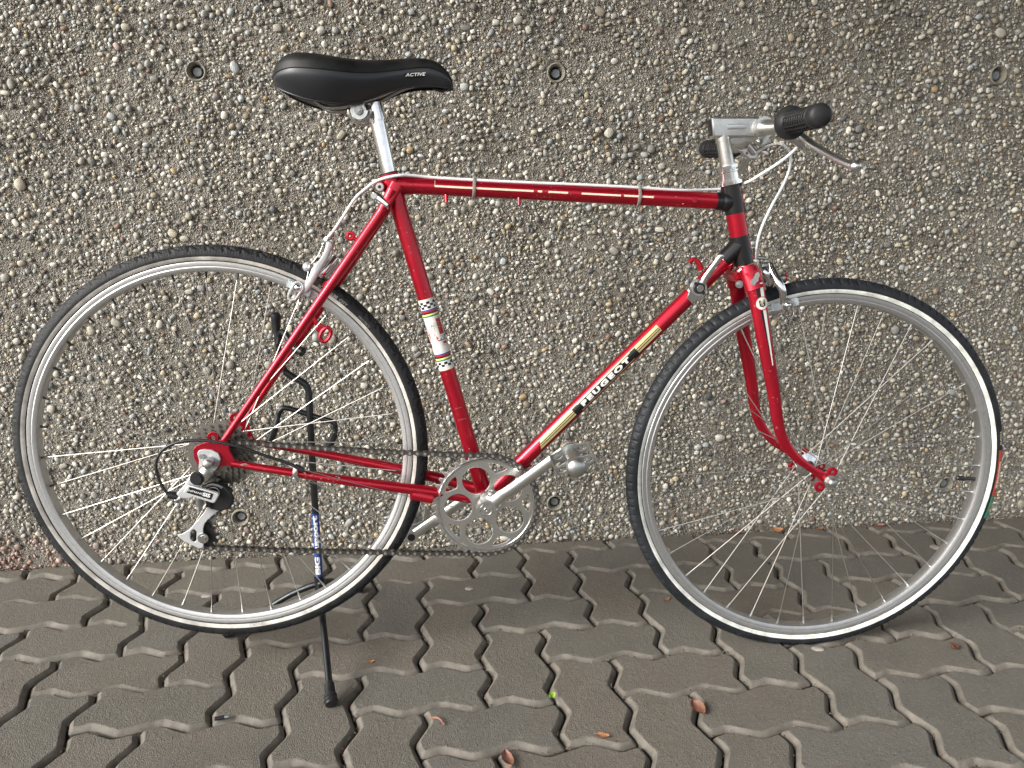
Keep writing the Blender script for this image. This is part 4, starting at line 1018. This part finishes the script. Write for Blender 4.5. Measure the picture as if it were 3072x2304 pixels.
for i in range(4):
    p, q = tps[i]; n = int((q-p).length/.002)
    sag = .004 if i == 0 else (.003 if i == 1 else 0)
    for k in range(n+1): t_ = k/n; path.append((p.x+(q.x-p.x)*t_, p.y+(q.y-p.y)*t_-sag*4*t_*(1-t_)))
    nx_ = tps[(i+1) % 4][0]; c, r, sd_ = seq[(i+1) % 5]
    path += arcpts(c, r, q, nx_, sd_)[1:-1]
path = np.array(path); seg = np.r_[0, np.cumsum(np.hypot(*(np.diff(np.r_[path, path[:1]], axis=0)).T))]; tot = seg[-1]; nlk = int(round(tot/.0127/2))*2
pc = np.r_[path, path[:1]]
nodes = [(np.interp(tot*k/nlk, seg, pc[:, 0]), np.interp(tot*k/nlk, seg, pc[:, 1])) for k in range(nlk)]
chain = bpy.data.objects.new('chain', None); C.objects.link(chain); chain.parent = bike; chain['label'] = 'dull grey roller chain'; chain.empty_display_size = .02
def link_mesh(outer):
    r = .0046; h = .0127/2; lp = []
    for a in range(-120, 121, 30): lp.append((h+r*math.cos(R(a)), r*math.sin(R(a))))
    lp.append((0, .0024))
    for a in range(60, 301, 30): lp.append((-h+r*math.cos(R(a)), r*math.sin(R(a))))
    lp.append((0, -.0024)); mb = MB(); n = len(lp)
    for s_ in ((.0031, .0041) if outer else (.0018, .0028)):
        for sg in (1, -1):
            V = [(x, -sg*s_, y) for x, y in lp]+[(x, -sg*(s_-.0010), y) for x, y in lp]
            if s_ in (.0041, .0028): mb.add(V, [tuple(range(n)), tuple(range(2*n-1, n-1, -1))]+[(i, (i+1) % n, n+(i+1) % n, n+i) for i in range(n)])
    if outer:
        for x in (-h, h): mb.tube([(x, -.0052, 0), (x, .0052, 0)], .0023, 10, mi=1)
    else:
        for x in (-h, h): mb.tube([(x, -.0020, 0), (x, .0020, 0)], .0038, 10)
    o = mb.build('chain_link', [DARKST, PINST], None); d = o.data; bpy.data.objects.remove(o); return d
LM = (link_mesh(True), link_mesh(False))
def chain_s(u, v):
    if v > -.05 and u < .45: return .0430
    if u > .3: return .0430
    return .0430+.006*min(1, max(0, (.3-u)/.3))
for k in range(nlk):
    a, b_ = nodes[k], nodes[(k+1) % nlk]; o = bpy.data.objects.new('chain_link', LM[k % 2]); C.objects.link(o); o.parent = chain
    m_ = ((a[0]+b_[0])/2, (a[1]+b_[1])/2); o.location = V3(m_[0], m_[1], chain_s(*m_)); o.rotation_euler = (0, -math.atan2(b_[1]-a[1], b_[0]-a[0]), 0)
print('links', nlk)

# ---- rear derailleur
der = plate('rear_derailleur', [[(-.0214, .0157), (-.0185, .0195), (-.0120, .0208), (.0001, .0195), (.0098, .0140), (.0127, .0052), (.0115, .0020), (.0060, .0030), (.0040, -.0060), (.0060, -.0100), (-.0034, -.0185), (-.0116, -.0125), (-.0218, -.0115), (-.0195, .0031)], circ(-.0035, .0035, .0070, 20)], .0655, .0040, SILV, bike, .0010)
der['label'] = 'silver rear derailleur'
MB().tube(P((-.0145, .0110, .0670), (-.0145, .0110, .0720)), .0042, 6).build('hanger_screw', GREYZ, der)
MB().tube(P((-.0020, .0020, .0650), (-.0020, .0020, .0850)), .0082, 20).ball(V3(-.0020, .0020, .085), .0078, 18, (1, .5, 1)).build('axle_cap', GREYZ, der, bevel=.001)
MB().tube(P((-.0060, -.0105, .0700), (-.0170, -.0245, .0730)), [.0125, .0115], 24).build('upper_knuckle', ALU, der, bevel=.0015)
MB().tube(P((-.0205, -.0215, .0700), (-.0205, -.0215, .0880)), .0112, 26).build('pivot_cap', PLAST, der, bevel=.003)
plate('link_body', [[(-.0262, -.0150), (-.0300, -.0180), (-.0400, -.0330), (-.0538, -.0470), (-.0530, -.0510), (-.0442, -.0530), (-.0341, -.0533), (-.0191, -.0325), (-.0120, -.0220)]], .0760, .013, SILV, der, .0025)
pl = plate('name_plate', [[(-.0335, -.0318), (.0098, -.0468), (.0110, -.0485), (.0040, -.0600), (.0015, -.0606), (-.0408, -.0440), (-.0412, -.0420)]], .0850, .007, SILV, der, .0015)
plate('black_inlay', [[(-.0316, -.0334), (.0040, -.0460), (-.0005, -.0562), (-.0372, -.0425)]], .0888, .0006, BLKP, der, 0)
d_ = Vector((.9438, -.3306)); e_ = Vector((.3306, .9438))
for body, sz, ox, bo in (('SHIMANO', .0052, -.0235, .0), ('SIS', .0085, -.0065, .0003)):
    Vt, F = text_data(body, sz, 0, bo, 1.15, 1.0); mb = MB(); cx_, cy_ = ox, -.0447-(ox+.0162)*.335
    mb.add([V3(cx_+d_.x*p.x+e_.x*p.y, cy_+d_.y*p.x+e_.y*p.y, .0894) for p in Vt], F); mb.build('lettering', WHT, der)
plate('outer_plate', [[(-.0195, -.0431), (-.0120, -.0395), (-.0042, -.0381), (.0050, -.0405), (.0115, -.0442), (.0209, -.0557), (.0240, -.0670), (.0220, -.0740), (.0159, -.0800), (.0035, -.0833), (-.0110, -.0787), (-.0129, -.0674), (-.0176, -.0544)]], .0600, .009, PLAST, der, .003)
plate('outer_plate_lip', [[(-.0195, -.0431), (-.0120, -.0395), (-.0042, -.0375), (.0060, -.0403), (.0120, -.0440), (.0100, -.0460), (.0040, -.0425), (-.0042, -.0400), (-.0110, -.0415), (-.0170, -.0450)]], .0655, .002, ALU, der, .0005)
MB().tube([V3(-.0045+.0105*math.cos(R(a)), -.0520+.0085*math.sin(R(a)), .0655) for a in range(0, 360, 20)], .0010, 8, closed=True).build('spring_ring', GREYZ, der)
MB().tube(P((-.0235, -.0560, .074), (-.0250, -.0720, .072)), [.0065, .0060], 16).tube(P((-.0250, -.0700, .072), (-.0258, -.0800, .072)), .0050, 6).build('cable_anchor', GREYZ, der, bevel=.0006)
MB().tube(P((-.0120, -.0570, .066), (-.0120, -.0760, .066)), .0048, 14).build('lower_pivot', PLAST, der)
plate('cage', [[(-.0150, -.0760), (.0010, -.0810), (.0037, -.0825), (-.0107, -.0935), (-.0200, -.1010), (-.0262, -.1085), (-.0295, -.1180), (-.0302, -.1312), (-.0318, -.1492), (-.0350, -.1512), (-.0402, -.1505), (-.0599, -.1382), (-.0701, -.1289), (-.0700, -.1272), (-.0632, -.1262), (-.0505, -.1190), (-.0356, -.1033), (-.0221, -.0876)],
               [(-.0428, -.1165), (-.0385, -.1215), (-.0405, -.1380), (-.0430, -.1408), (-.0467, -.1412), (-.0521, -.1353), (-.0510, -.1240), (-.0470, -.1185)]], .0575, .0030, SILV, der, .0010)
plate('inner_cage', [[(-.0070, -.0600), (.0080, -.0620), (.0060, -.0760), (-.0180, -.1180), (-.0200, -.1400), (-.0340, -.1460), (-.0440, -.1340), (-.0330, -.1130), (-.0150, -.0850)]], .0420, .0020, GREYZ, der, .0004)
for (pc_, nm) in ((LP, 0), (UP, 1)):
    plate('jockey_wheel', [gear_outline(pc_[0], pc_[1], 11, .0170, .0225, .1), circ(pc_[0], pc_[1], .0050, 16)], .0490, .0035, PLAST, der, .0004)
MB().lathe([(.0085, -.001), (.0090, .0010), (.0062, .0014), (.0058, .0005), (.0052, .0005), (.0050, .0045), (.0001, .0048)], V3(LP[0], LP[1], .0592), NS, 24).build('pulley_bolt', CHROME, der)
MB().tube(P((-.0500, -.0545, .077), (-.0603, -.0590, .078)), .0060, 14).build('adjuster_block', GREYZ, der, bevel=.001)
MB().tube(P((-.0560, -.0535, .078), (-.0640, -.0500, .079), (-.0700, -.0480, .080)), [.0062, .0065, .0058], 14).build('adjuster_barrel', PLAST, der, bevel=.0008)
MB().tube(smooth(P((-.0690, -.0483, .080), (-.0763, -.0371, .080), (-.0820, -.0197, .080), (-.0840, -.0042, .080), (-.0805, .0127, .080), (-.0694, .0277, .080), (-.0512, .0370, .080), (-.0293, .0410, .080), (-.0006, .0400, .080), (.0346, .0325, .080), (.0613, .0222, .077), (.0882, .0095, .073), (.1096, -.0000, .070), (.1330, -.0110, .068)), 6), .0025, 10).build('gear_housing', PLAST, bike)
MB().tube(P((.1310, -.0100, .068), (.1450, -.0180, .067)), .0040, 12).build('housing_ferrule', PLAST, bike)
MB().tube(P((.1450, -.0180, .067), (.2400, -.0500, .062), (.4200, -.1150, .030)), .0006, 6).build('bare_gear_cable', CABLEW, bike)

# ---- shift lever on the down tube
fm = axis_map(V3(*dt0), V3(*dt1)); ls = LD(.7985)
sh = MB().tube([fm(ls, q*math.pi/12, .0142) for q in range(24)], .0012, 8, closed=True, flat=(5, tuple((V3(*dt1)-V3(*dt0)).normalized()))).build('shifter_clamp', CHROME, bike)
pv = V3(.8010, .2625, .014)
MB().tube([pv, pv+NS*.006], .0150, 28).build('shifter_boss', CHROME, sh, bevel=.001)
MB().tube([pv+NS*.006, pv+NS*.010], .0125, 28).build('lever_disc', ALU, sh, bevel=.001)
MB().tube([pv+NS*.009, pv+NS*.0155], [.0098, .0090], 24).box(pv+NS*.0135, .026, .004, .0050, Matrix.Rotation(R(48), 3, 'Y')).build('wing_screw', PLAST, sh, bevel=.001)
MB().tube([pv+NS*.0155, pv+NS*.0175], .0058, 20).build('screw_face', CHROME, sh, bevel=.0005)
MB().tube(smooth([V3(.8030, .2665, .0225), V3(.8105, .2780, .0235), V3(.8241, .2990, .0270), V3(.8345, .3145, .0290), V3(.8362, .3168, .0292)], 5), [.0085, .0058, .0052, .0056, .0030], 16, flat=(.5, (0, 1, 0))).build('shift_lever', CHROME, sh, bevel=.0004)
plate('shifter_stop', [[(.7870, .2560), (.7960, .2600), (.8060, .2560), (.8120, .2460), (.8060, .2410), (.7990, .2440), (.7930, .2370), (.7840, .2460)]], .016, .004, CHROME, sh, .0010)

# ---- brakes
def caliper_pad(parent, a, b, hgt, s, deep):
    a, b = V3(*a, s), V3(*b, s); d = (b-a).normalized(); up_ = NS.cross(d)
    rot = Matrix((d, -NS*-1*-1, up_)).transposed(); return MB().box((a+b)/2, (b-a).length, deep, hgt, Matrix((d, Vector((0, 1, 0)), d.cross(Vector((0, 1, 0))))).transposed()).build('pad_holder', PADM, parent, bevel=.0006)
fbk = MB().tube(smooth(P((.9127, .2880, .012), (.9191, .2820, .014), (.9245, .2737, .012), (.9262, .2654, .008), (.9265, .2610, .004)), 4), [.0075, .0070, .0066, .0070, .0068], 14, flat=(.6, (0, 1, 0))).build('front_brake', CHROME, bike, bevel=.0008)
MB().tube(P((.9080, .2750, 0), (.9600, .2745, 0)), .0048, 14).tube(P((.9290, .2750, 0), (.9370, .2750, 0)), .0080, 6).tube(P((.9480, .2745, 0), (.9540, .2745, 0)), .0075, 16).build('centre_bolt', GREYZ, fbk, bevel=.0006)
MB().lathe([(.0085, 0), (.0085, .0012), (.0001, .0012)], V3(.9545, .2745, 0), (1, 0, 0), 20).build('red_washer', REDP, fbk)
for s in (1, -1):
    MB().tube(smooth(P((.9247, .3010, .010*s), (.9275, .2870, .018*s), (.9345, .2700, .026*s), (.9405, .2560, .0290*s), (.9425, .2440, .0280*s), (.9450, .2345, .0250*s)), 5), [.0040, .0062, .0072, .0066, .0055, .0060], 16, flat=(.55, (0, 1, 0))).build('caliper_arm', CHROME, fbk, bevel=.0004)
    lp = [V3(q[0], q[1], .0255*s) for q in ([(.9438, .2352), (.9442, .2280), (.9450, .2212), (.9480, .2140), (.9537, .2104), (.9600, .2120), (.9632, .2170), (.9625, .2250), (.9600, .2330), (.9560, .2400), (.9503, .2421), (.9460, .2400)])]
    MB().tube(lp, .0021, 10, closed=True, flat=(1.7, (0, 1, 0))).build('pad_loop', CHROME, fbk)
    caliper_pad(fbk, (.9310, .2270), (.9730, .2372), .0125, .0165*s, .010)
    MB().ball(V3(.9520, .2316, .027*s), .0062, 18, (1, .8, 1)).tube(P((.9520, .2316, .018*s), (.9520, .2316, .0255*s)), .0070, 6).build('acorn_nut', CHROME, fbk)
MB().tube(P((.9022, .3180, .002), (.9040, .3050, .004), (.9120, .2880, .006)), .0007, 6).build('brake_wire', CABLEW, fbk)
MB().tube(P((.8950, .3110, .0), (.9200, .3080, .0)), .0035, 10).tube(P((.9022, .3190, .002), (.9022, .3080, .002)), .0040, 10).build('adjuster_barrel', GREYZ, fbk, bevel=.0005)
MB().tube(P((.9150, .2960, -.004), (.9330, .2960, -.002)), .0060, 14).build('pinch_bolt', GREYZ, fbk, bevel=.0008)
rbk = MB().tube(P((.1900, .2820, 0), (.1650, .3010, 0)), .0048, 12).tube(P((.1830, .2880, 0), (.1780, .2920, 0)), .0085, 6).build('rear_brake', GREYZ, bike, bevel=.0006)
for s in (1, -1):
    MB().tube(smooth(P((.1990, .3430, .006*s), (.1945, .3290, .014*s), (.1880, .3165, .0200*s), (.1777, .3013, .0260*s), (.1681, .2842, .0275*s), (.1590, .2725, .0250*s), (.1530, .2700, .0240*s)), 5), [.0060, .0046, .0052, .0072, .0056, .0060, .0050], 14, flat=(.55, (0, 1, 0))).build('caliper_arm', SILV if s > 0 else ALU, rbk, bevel=.0004)
    lp = [V3(q[0], q[1], .0262*s) for q in [(.1431, .2818), (.1370, .2720), (.1318, .2625), (.1318, .2580), (.1355, .2549), (.1425, .2562), (.1480, .2630), (.1559, .2735), (.1562, .2790), (.1535, .2818), (.1480, .2840)]]
    MB().tube(lp, .0024, 10, closed=True, flat=(1.7, (0, 1, 0))).build('pad_loop', SILV, rbk)
    caliper_pad(rbk, (.1300, .2818), (.1650, .2640), .0115, .0165*s, .010)
    MB().ball(V3(.1475, .2744, .0275*s), .0062, 18, (1, .8, 1)).tube(P((.1475, .2744, .018*s), (.1475, .2744, .0258*s)), .0075, 6).build('acorn_nut', CHROME, rbk)
MB().tube(smooth(P((.2050, .3200, -.004), (.1960, .3100, .004), (.1880, .3000, .010), (.1815, .2950, .012)), 4), [.0060, .0065, .0060, .0055], 12, flat=(.6, (0, 1, 0))).build('spring_arm', CHROME, rbk)
MB().tube(smooth(P((.2060, .3080, -.010), (.1960, .2990, -.002), (.1860, .2890, .008)), 4), .0045, 12).build('return_spring', GREYZ, rbk)
MB().tube(P((.1995, .3420, .002), (.1830, .3478, .0)), .0045, 8).tube(P((.2040, .3600, 0), (.1975, .3525, 0)), .0045, 12).tube(P((.1960, .3520, 0), (.1880, .3430, 0), (.1858, .3395, 0)), [.0048, .0048, .0026], 6).build('adjuster_barrel', GREYZ, rbk, bevel=.0005)
MB().tube(P((.1865, .3400, 0), (.1795, .3242, .006), (.1640, .3057, .010)), .0011, 6).tube(P((.1640, .3057, .010), (.1612, .2900, .015), (.1560, .2716, .022), (.1420, .2400, .028)), .0009, 6).build('brake_wire', CABLEW, rbk)
MB().tube(P((.1590, .3070, .006), (.1680, .3050, .010)), .0068, 14).ball(V3(.1610, .3060, .008), .0080, 14).build('pinch_bolt', SILV, rbk, bevel=.0008)

# ================================================================== DISPLAY STAND
GZ = -.409      # ground in bicycle coordinates
stand = emptyobj('display_stand', 'black tubular three-legged display stand holding up the rear wheel of the bicycle', 'bicycle stand')
stand.matrix_world = MW
JT = (.1205, -.3060, -.100)
SS = -.088
pole = smooth(P((.0905, .1150, SS), (.1020, .1060, SS), (.1150, .0985, SS), (.1255, .0890, SS), (.1290, .0710, SS), (.1280, .0263, SS), (.1265, -.0419, SS-.002), (.1250, -.1290, SS-.004), (.1225, -.2200, SS-.008), (JT[0], JT[1]+.006, JT[2])), 5)
MB().tube(pole, .0062, 16).build('pole', STANDM, stand)
MB().tube(smooth(P((.0855, .2060, SS+.02), (.0850, .1746, SS+.02), (.0862, .1487, SS+.014), (.0880, .1300, SS+.006), (.0905, .1150, SS)), 5), .0048, 14).build('upper_rod', BLK, stand)
MB().lathe([(.0001, .0190), (.0050, .0185), (.0080, .0160), (.0088, .0110), (.0082, .0060), (.0066, -.008), (.0060, -.016), (.0040, -.017)], V3(.0855, .2060, SS+.02), (0, 0, 1), 28).build('knob', BLK, stand)
hk = MB().tube(smooth(P((.0868, .1700, SS+.020), (.0905, .1850, SS+.022), (.0975, .1915, SS+.03), (.1060, .1880, -.046), (.1150, .1780, -.034), (.1240, .1690, -.020), (.1330, .1650, -.016)), 5), .0056, 14).build('stay_hook', STANDM, stand)
MB().tube(P((.1270, .1680, -.020), (.1400, .1625, -.014)), .0078, 18).build('rubber_tip', BLK, hk, bevel=.001)
br = MB().tube(smooth(P((.0540, -.0170, -.066), (.0600, -.0040, -.074), (.0650, .0120, -.082), (.0710, .0330, SS), (.0760, .0440, SS), (.0850, .0490, SS), (.1063, .0426, SS-.001), (.1271, .0342, SS-.002), (.1481, .0269, SS-.001), (.1640, .0225, SS), (.1715, .0160, SS), (.1705, .0000, SS), (.1660, -.0110, -.080), (.1600, -.0250, -.070), (.1560, -.0350, -.062)), 5), .0048, 14).build('chain_stay_cradle', STANDM, stand)
MB().tube(P((.0655, .0140, -.083), (.0555, -.0140, -.067)), .0070, 16).build('rubber_sleeve', BLK, br, bevel=.001)
MB().tube(P((.1698, -.0020, -.0865), (.1600, -.0260, -.069)), .0070, 16).build('rubber_sleeve', BLK, br, bevel=.001)
# label sleeve with lettering
sl0, sl1 = V3(.1241, -.1560, SS-.0050), V3(.1222, -.2850, -.0985)
MB().tube([sl0, sl1], .0067, 22).build('blue_label', BLUE, stand)
fl_ = axis_map(sl0, sl1); ltot = (sl1-sl0).length
Vt, F = text_data('BIG support', .0170, 0, .0009, .96, 1.0, cuts=.001)
xs = [p.x for p in Vt]; wtx = max(xs)-min(xs); mb = MB(); mb.add([fl_(ltot*.5-p.x*ltot*.94/wtx, .05+p.y/.0085, .0070) for p in Vt], F); mb.build('label_lettering', WHT, stand)
def world_to_bike(x, y, z):
    return MW.inverted() @ Vector((x, y, z))
jt = V3(*JT)
MB().tube([jt+Vector((0, 0, .022)), jt-Vector((0, 0, .012))], .0085, 18).ball(jt+Vector((.004, 0, .004)), .0105, 16).build('leg_joint', STANDM, stand, bevel=.001)
feet = [(-.150, -.427), (-.377, -.190), (-.141, -.040)]
for (fx_, fy_) in feet:
    g = world_to_bike(fx_, fy_, .011); d = (g-jt); out = Vector((d.x, d.y, 0)).normalized()
    L = d.length
    pts = smooth([jt+Vector((0, 0, .002)), jt+out*.018+Vector((0, 0, -.002)), jt+d*.35+Vector((0, 0, .010)), jt+d*.75+Vector((0, 0, .002)), g], 5)
    lg = MB().tube(pts, .0058, 14).build('leg', STANDM, stand)
    dn = (pts[-1]-pts[-4]).normalized()
    MB().lathe([(.0066, -.034), (.0085, -.032), (.0092, -.012), (.0110, -.010), (.0112, -.0055), (.0098, -.005), (.0112, -.0045), (.0115, .001), (.0098, .0025), (.0104, .0035), (.0098, .0065), (.0001, .0075)], g, dn, 26).build('rubber_foot', BLK, lg)

# ================================================================== LITTER ON THE GROUND
def leaf_mat(name, a, b):
    m = mat(name, a, .6); t = NT(m); o = t.coord(); t.set('Base Color', t.mix(t.step(t.noise(o, 140, 4), .35, .65), (*a, 1), (*b, 1))); t.set('Normal', t.bump(t.noise(o, 300, 3), .5, .001)); return m
LB = leaf_mat('dark_brown_leaf', (.10, .038, .022), (.17, .075, .045)); LO = leaf_mat('orange_brown_leaf', (.30, .12, .05), (.42, .22, .10)); LPK = leaf_mat('pinkish_brown_leaf', (.30, .15, .10), (.20, .09, .06)); LG = leaf_mat('fresh_green_leaf', (.22, .42, .04), (.35, .55, .08))
def leaf(x, y, z, L, W, rot, m, label, curl=.25, tilt=(0, 0), cat='leaf', seed=1):
    rd = random.Random(seed); n, k = 10, 6; V = []; F = []
    for i in range(n+1):
        t = i/n; wd = W*.5*math.sin(math.pi*min(1, t**.8*1.0))**.8*(1+rd.uniform(-.12, .12))
        for j in range(k+1):
            q = -1+2*j/k; V.append((L*(t-.5), wd*q, curl*L*(q*q*.25+.35*(t-.5)**2*2)+rd.uniform(-.0004, .0004)))
    for i in range(n):
        for j in range(k): a = i*(k+1)+j; F.append((a, a+1, a+k+2, a+k+1))
    V2 = [(a, b, c-.0006) for a, b, c in V]; N = len(V)
    mb = MB(); mb.add(V, F); mb.add(V2, [f[::-1] for f in F]); mb.tube([(-L*.5, 0, curl*L*.09), (-L*.75, L*.04, curl*L*.02)], L*.018, 6)
    o = mb.build('fallen_leaf', m, None, sharp=80); o.location = (x, y, z); o.rotation_euler = (tilt[0], tilt[1], rot); tag(o, label, cat); return o
leaf(.4535, -.5010, .0015, .034, .020, R(-70), LB, 'dark brown curled leaf lying in the joint between pavers below the front wheel', .5, (R(18), R(6)), seed=2)
leaf(.1290, -.5900, .003, .036, .018, R(-80), LPK, 'pinkish brown folded leaf at the bottom edge of the picture', .5, (R(-12), 0), seed=3)
leaf(.2833, -.5480, .002, .020, .011, R(-20), LO, 'small orange brown leaf flake on a paver edge near the bottom middle', .2, seed=4)
leaf(.2175, -.4440, .004, .014, .011, R(40), LG, 'tiny bright green leaf bit standing in a paver joint', .6, (R(30), 0), seed=5)
leaf(-.0945, -.3066, .0015, .012, .009, R(15), LO, 'tiny reddish leaf crumb on the paver right of the stand leg', .3, seed=6)
leaf(.8774, .1490, .003, .030, .017, R(8), LO, 'orange brown leaf against the wall foot seen through the front wheel, left one', .35, (R(20), 0), seed=7)
leaf(.7719, .1490, .002, .026, .012, R(-10), LB, 'dark brown leaf scrap against the wall foot left of the front wheel spokes', .3, (R(15), 0), seed=8)
leaf(1.1472, .1480, .003, .026, .014, R(-12), LPK, 'pale pinkish leaf against the wall foot seen through the right of the front wheel', .35, (R(18), 0), seed=9)
leaf(.9916, .1500, .002, .018, .009, R(20), LO, 'small orange leaf scrap at the wall foot behind the front hub', .3, (R(10), 0), seed=10)
leaf(.1893, .1490, .004, .030, .010, R(6), LO, 'narrow orange leaf at the wall foot seen under the chainring', .3, (R(22), 0), seed=11)
leaf(.9760, -.3850, .004, .020, .016, R(30), LB, 'crumpled dark red leaf stuck in the joint right of the front wheel', .8, (R(25), R(10)), seed=12)
leaf(.5050, -.1500, .0015, .020, .008, R(40), LO, 'thin orange leaf sliver in the joint seen inside the front rim', .2, seed=13)
cb_ = MB().tube([(-.011, 0, 0), (.004, 0, 0)], .0032, 14).build('metal_ferrule', PLAST, None); cb_.location = (-.3230, -.4415, .0045); cb_.rotation_euler = (0, 0, R(12)); tag(cb_, 'small black and grey cable end cap lying in a joint at the lower left', 'cable end')
MB().tube([(.004, 0, 0), (.011, 0, 0)], .0034, 14).build('grey_end', GREYZ, cb_, bevel=.0005)
GUM = rubber('flattened_gum', (.22, .20, .18), .7)
def gum(x, y, r, seed, label):
    rd = random.Random(seed); V = [(0, 0, .0016)]; n = 20
    for k in range(n): a = 2*math.pi*k/n; q = r*rd.uniform(.85, 1.1); V.append((q*.8*math.cos(a), q*.8*math.sin(a)*.8, .0013))
    for k in range(n): a = 2*math.pi*k/n; q = r*rd.uniform(.9, 1.1); V.append((q*math.cos(a), q*math.sin(a)*.8, .0002))
    mb = MB(); mb.add(V, [(0, 1+k, 1+(k+1) % n) for k in range(n)]+[(1+k, 1+n+k, 1+n+(k+1) % n, 1+(k+1) % n) for k in range(n)]); o = mb.build('gum_spot', GUM, None, sharp=80); o.location = (x, y, .0008); tag(o, label, 'chewing gum')
gum(.7292, -.3569, .012, 1, 'pale flattened gum spot on the paver just below the front tyre'); gum(1.2124, .0159, .017, 2, 'large faint gum spot on the paver behind the right of the front rim'); gum(.0950, -.055, .010, 3, 'pale gum spot on the paver right of the rear wheel')
gum(-.465, -.02, .012, 4, 'faint gum spot on the paver inside the rear wheel at the left')
tw = MB().tube(smooth([(-.016, 0, 0), (-.006, .003, .002), (.004, .001, .003), (.015, -.006, .001)], 4), [.0012, .0018, .0014, .0010], 8).build('twig', LPK, None); tw.location = (.0269, -.4862, .0030); tw.rotation_euler = (0, 0, R(-30)); tag(tw, 'short pale twig on the paver edge right of the front stand foot', 'twig')
ob = MB().tube(P((1.0, 0)), .01, 3) if False else None
# crumbs along the wall foot and in the joints: too many to count
V = []; F = []; rd = random.Random(4); CR_ = []
def crumb(x, y, z, r):
    o = len(V); 
    for (a, b, c) in ((1, 0, -.3), (-.5, .87, -.3), (-.5, -.87, -.3), (0, 0, 1)): V.append((x+a*r*rd.uniform(.6, 1.3), y+b*r*rd.uniform(.6, 1.3), z+c*r*rd.uniform(.5, 1.0)))
    F.extend([(o, o+1, o+2), (o, o+3, o+1), (o+1, o+3, o+2), (o+2, o+3, o)]); CR_.extend([rd.randint(0, 2)]*4)
for k in range(5200):
    x = rd.uniform(-1.3, 1.9); dd = abs(rd.gauss(0, .0065)); dens = .5+.5*noise.noise(Vector((x*4, 1, 0)))
    if rd.random() > .35+dens: continue
    crumb(x, WALL_Y-.006-dd, rd.uniform(-.004, .0035)-dd*.2, rd.uniform(.0007, .0024))
segs_ = []
for (cx, cy, rot) in near[:230]:
    pts = [Matrix.Rotation(-math.pi/2*rot, 2) @ p for p in OUT]; pts = [((cx+p.x)*CELL, (-cy+p.y)*CELL) for p in pts]
    for i in range(len(pts)):
        if noise.noise(Vector((pts[i][0]*7, pts[i][1]*7, 2))) < -.02: continue
        for q in range(2):
            t = rd.random(); a, b = pts[i], pts[(i+1) % len(pts)]; x = a[0]+(b[0]-a[0])*t+rd.gauss(0, .0022); y = a[1]+(b[1]-a[1])*t+rd.gauss(0, .0022)
            if y < WALL_Y-.004: crumb(x, y, rd.uniform(-.009, -.003), rd.uniform(.0006, .0018))
me = bpy.data.meshes.new('debris'); me.from_pydata(V, [], F)
for m in (LB, mat('joint_moss_dirt', (.035, .026, .018), .95), mat('pale_grit', (.30, .27, .22), .9)): me.materials.append(m)
me.polygons.foreach_set('material_index', CR_); o = bpy.data.objects.new('joint_debris', me); C.objects.link(o); tag(o, 'reddish brown crumbs and grit along the wall foot and in the paver joints', 'debris', kind='stuff')
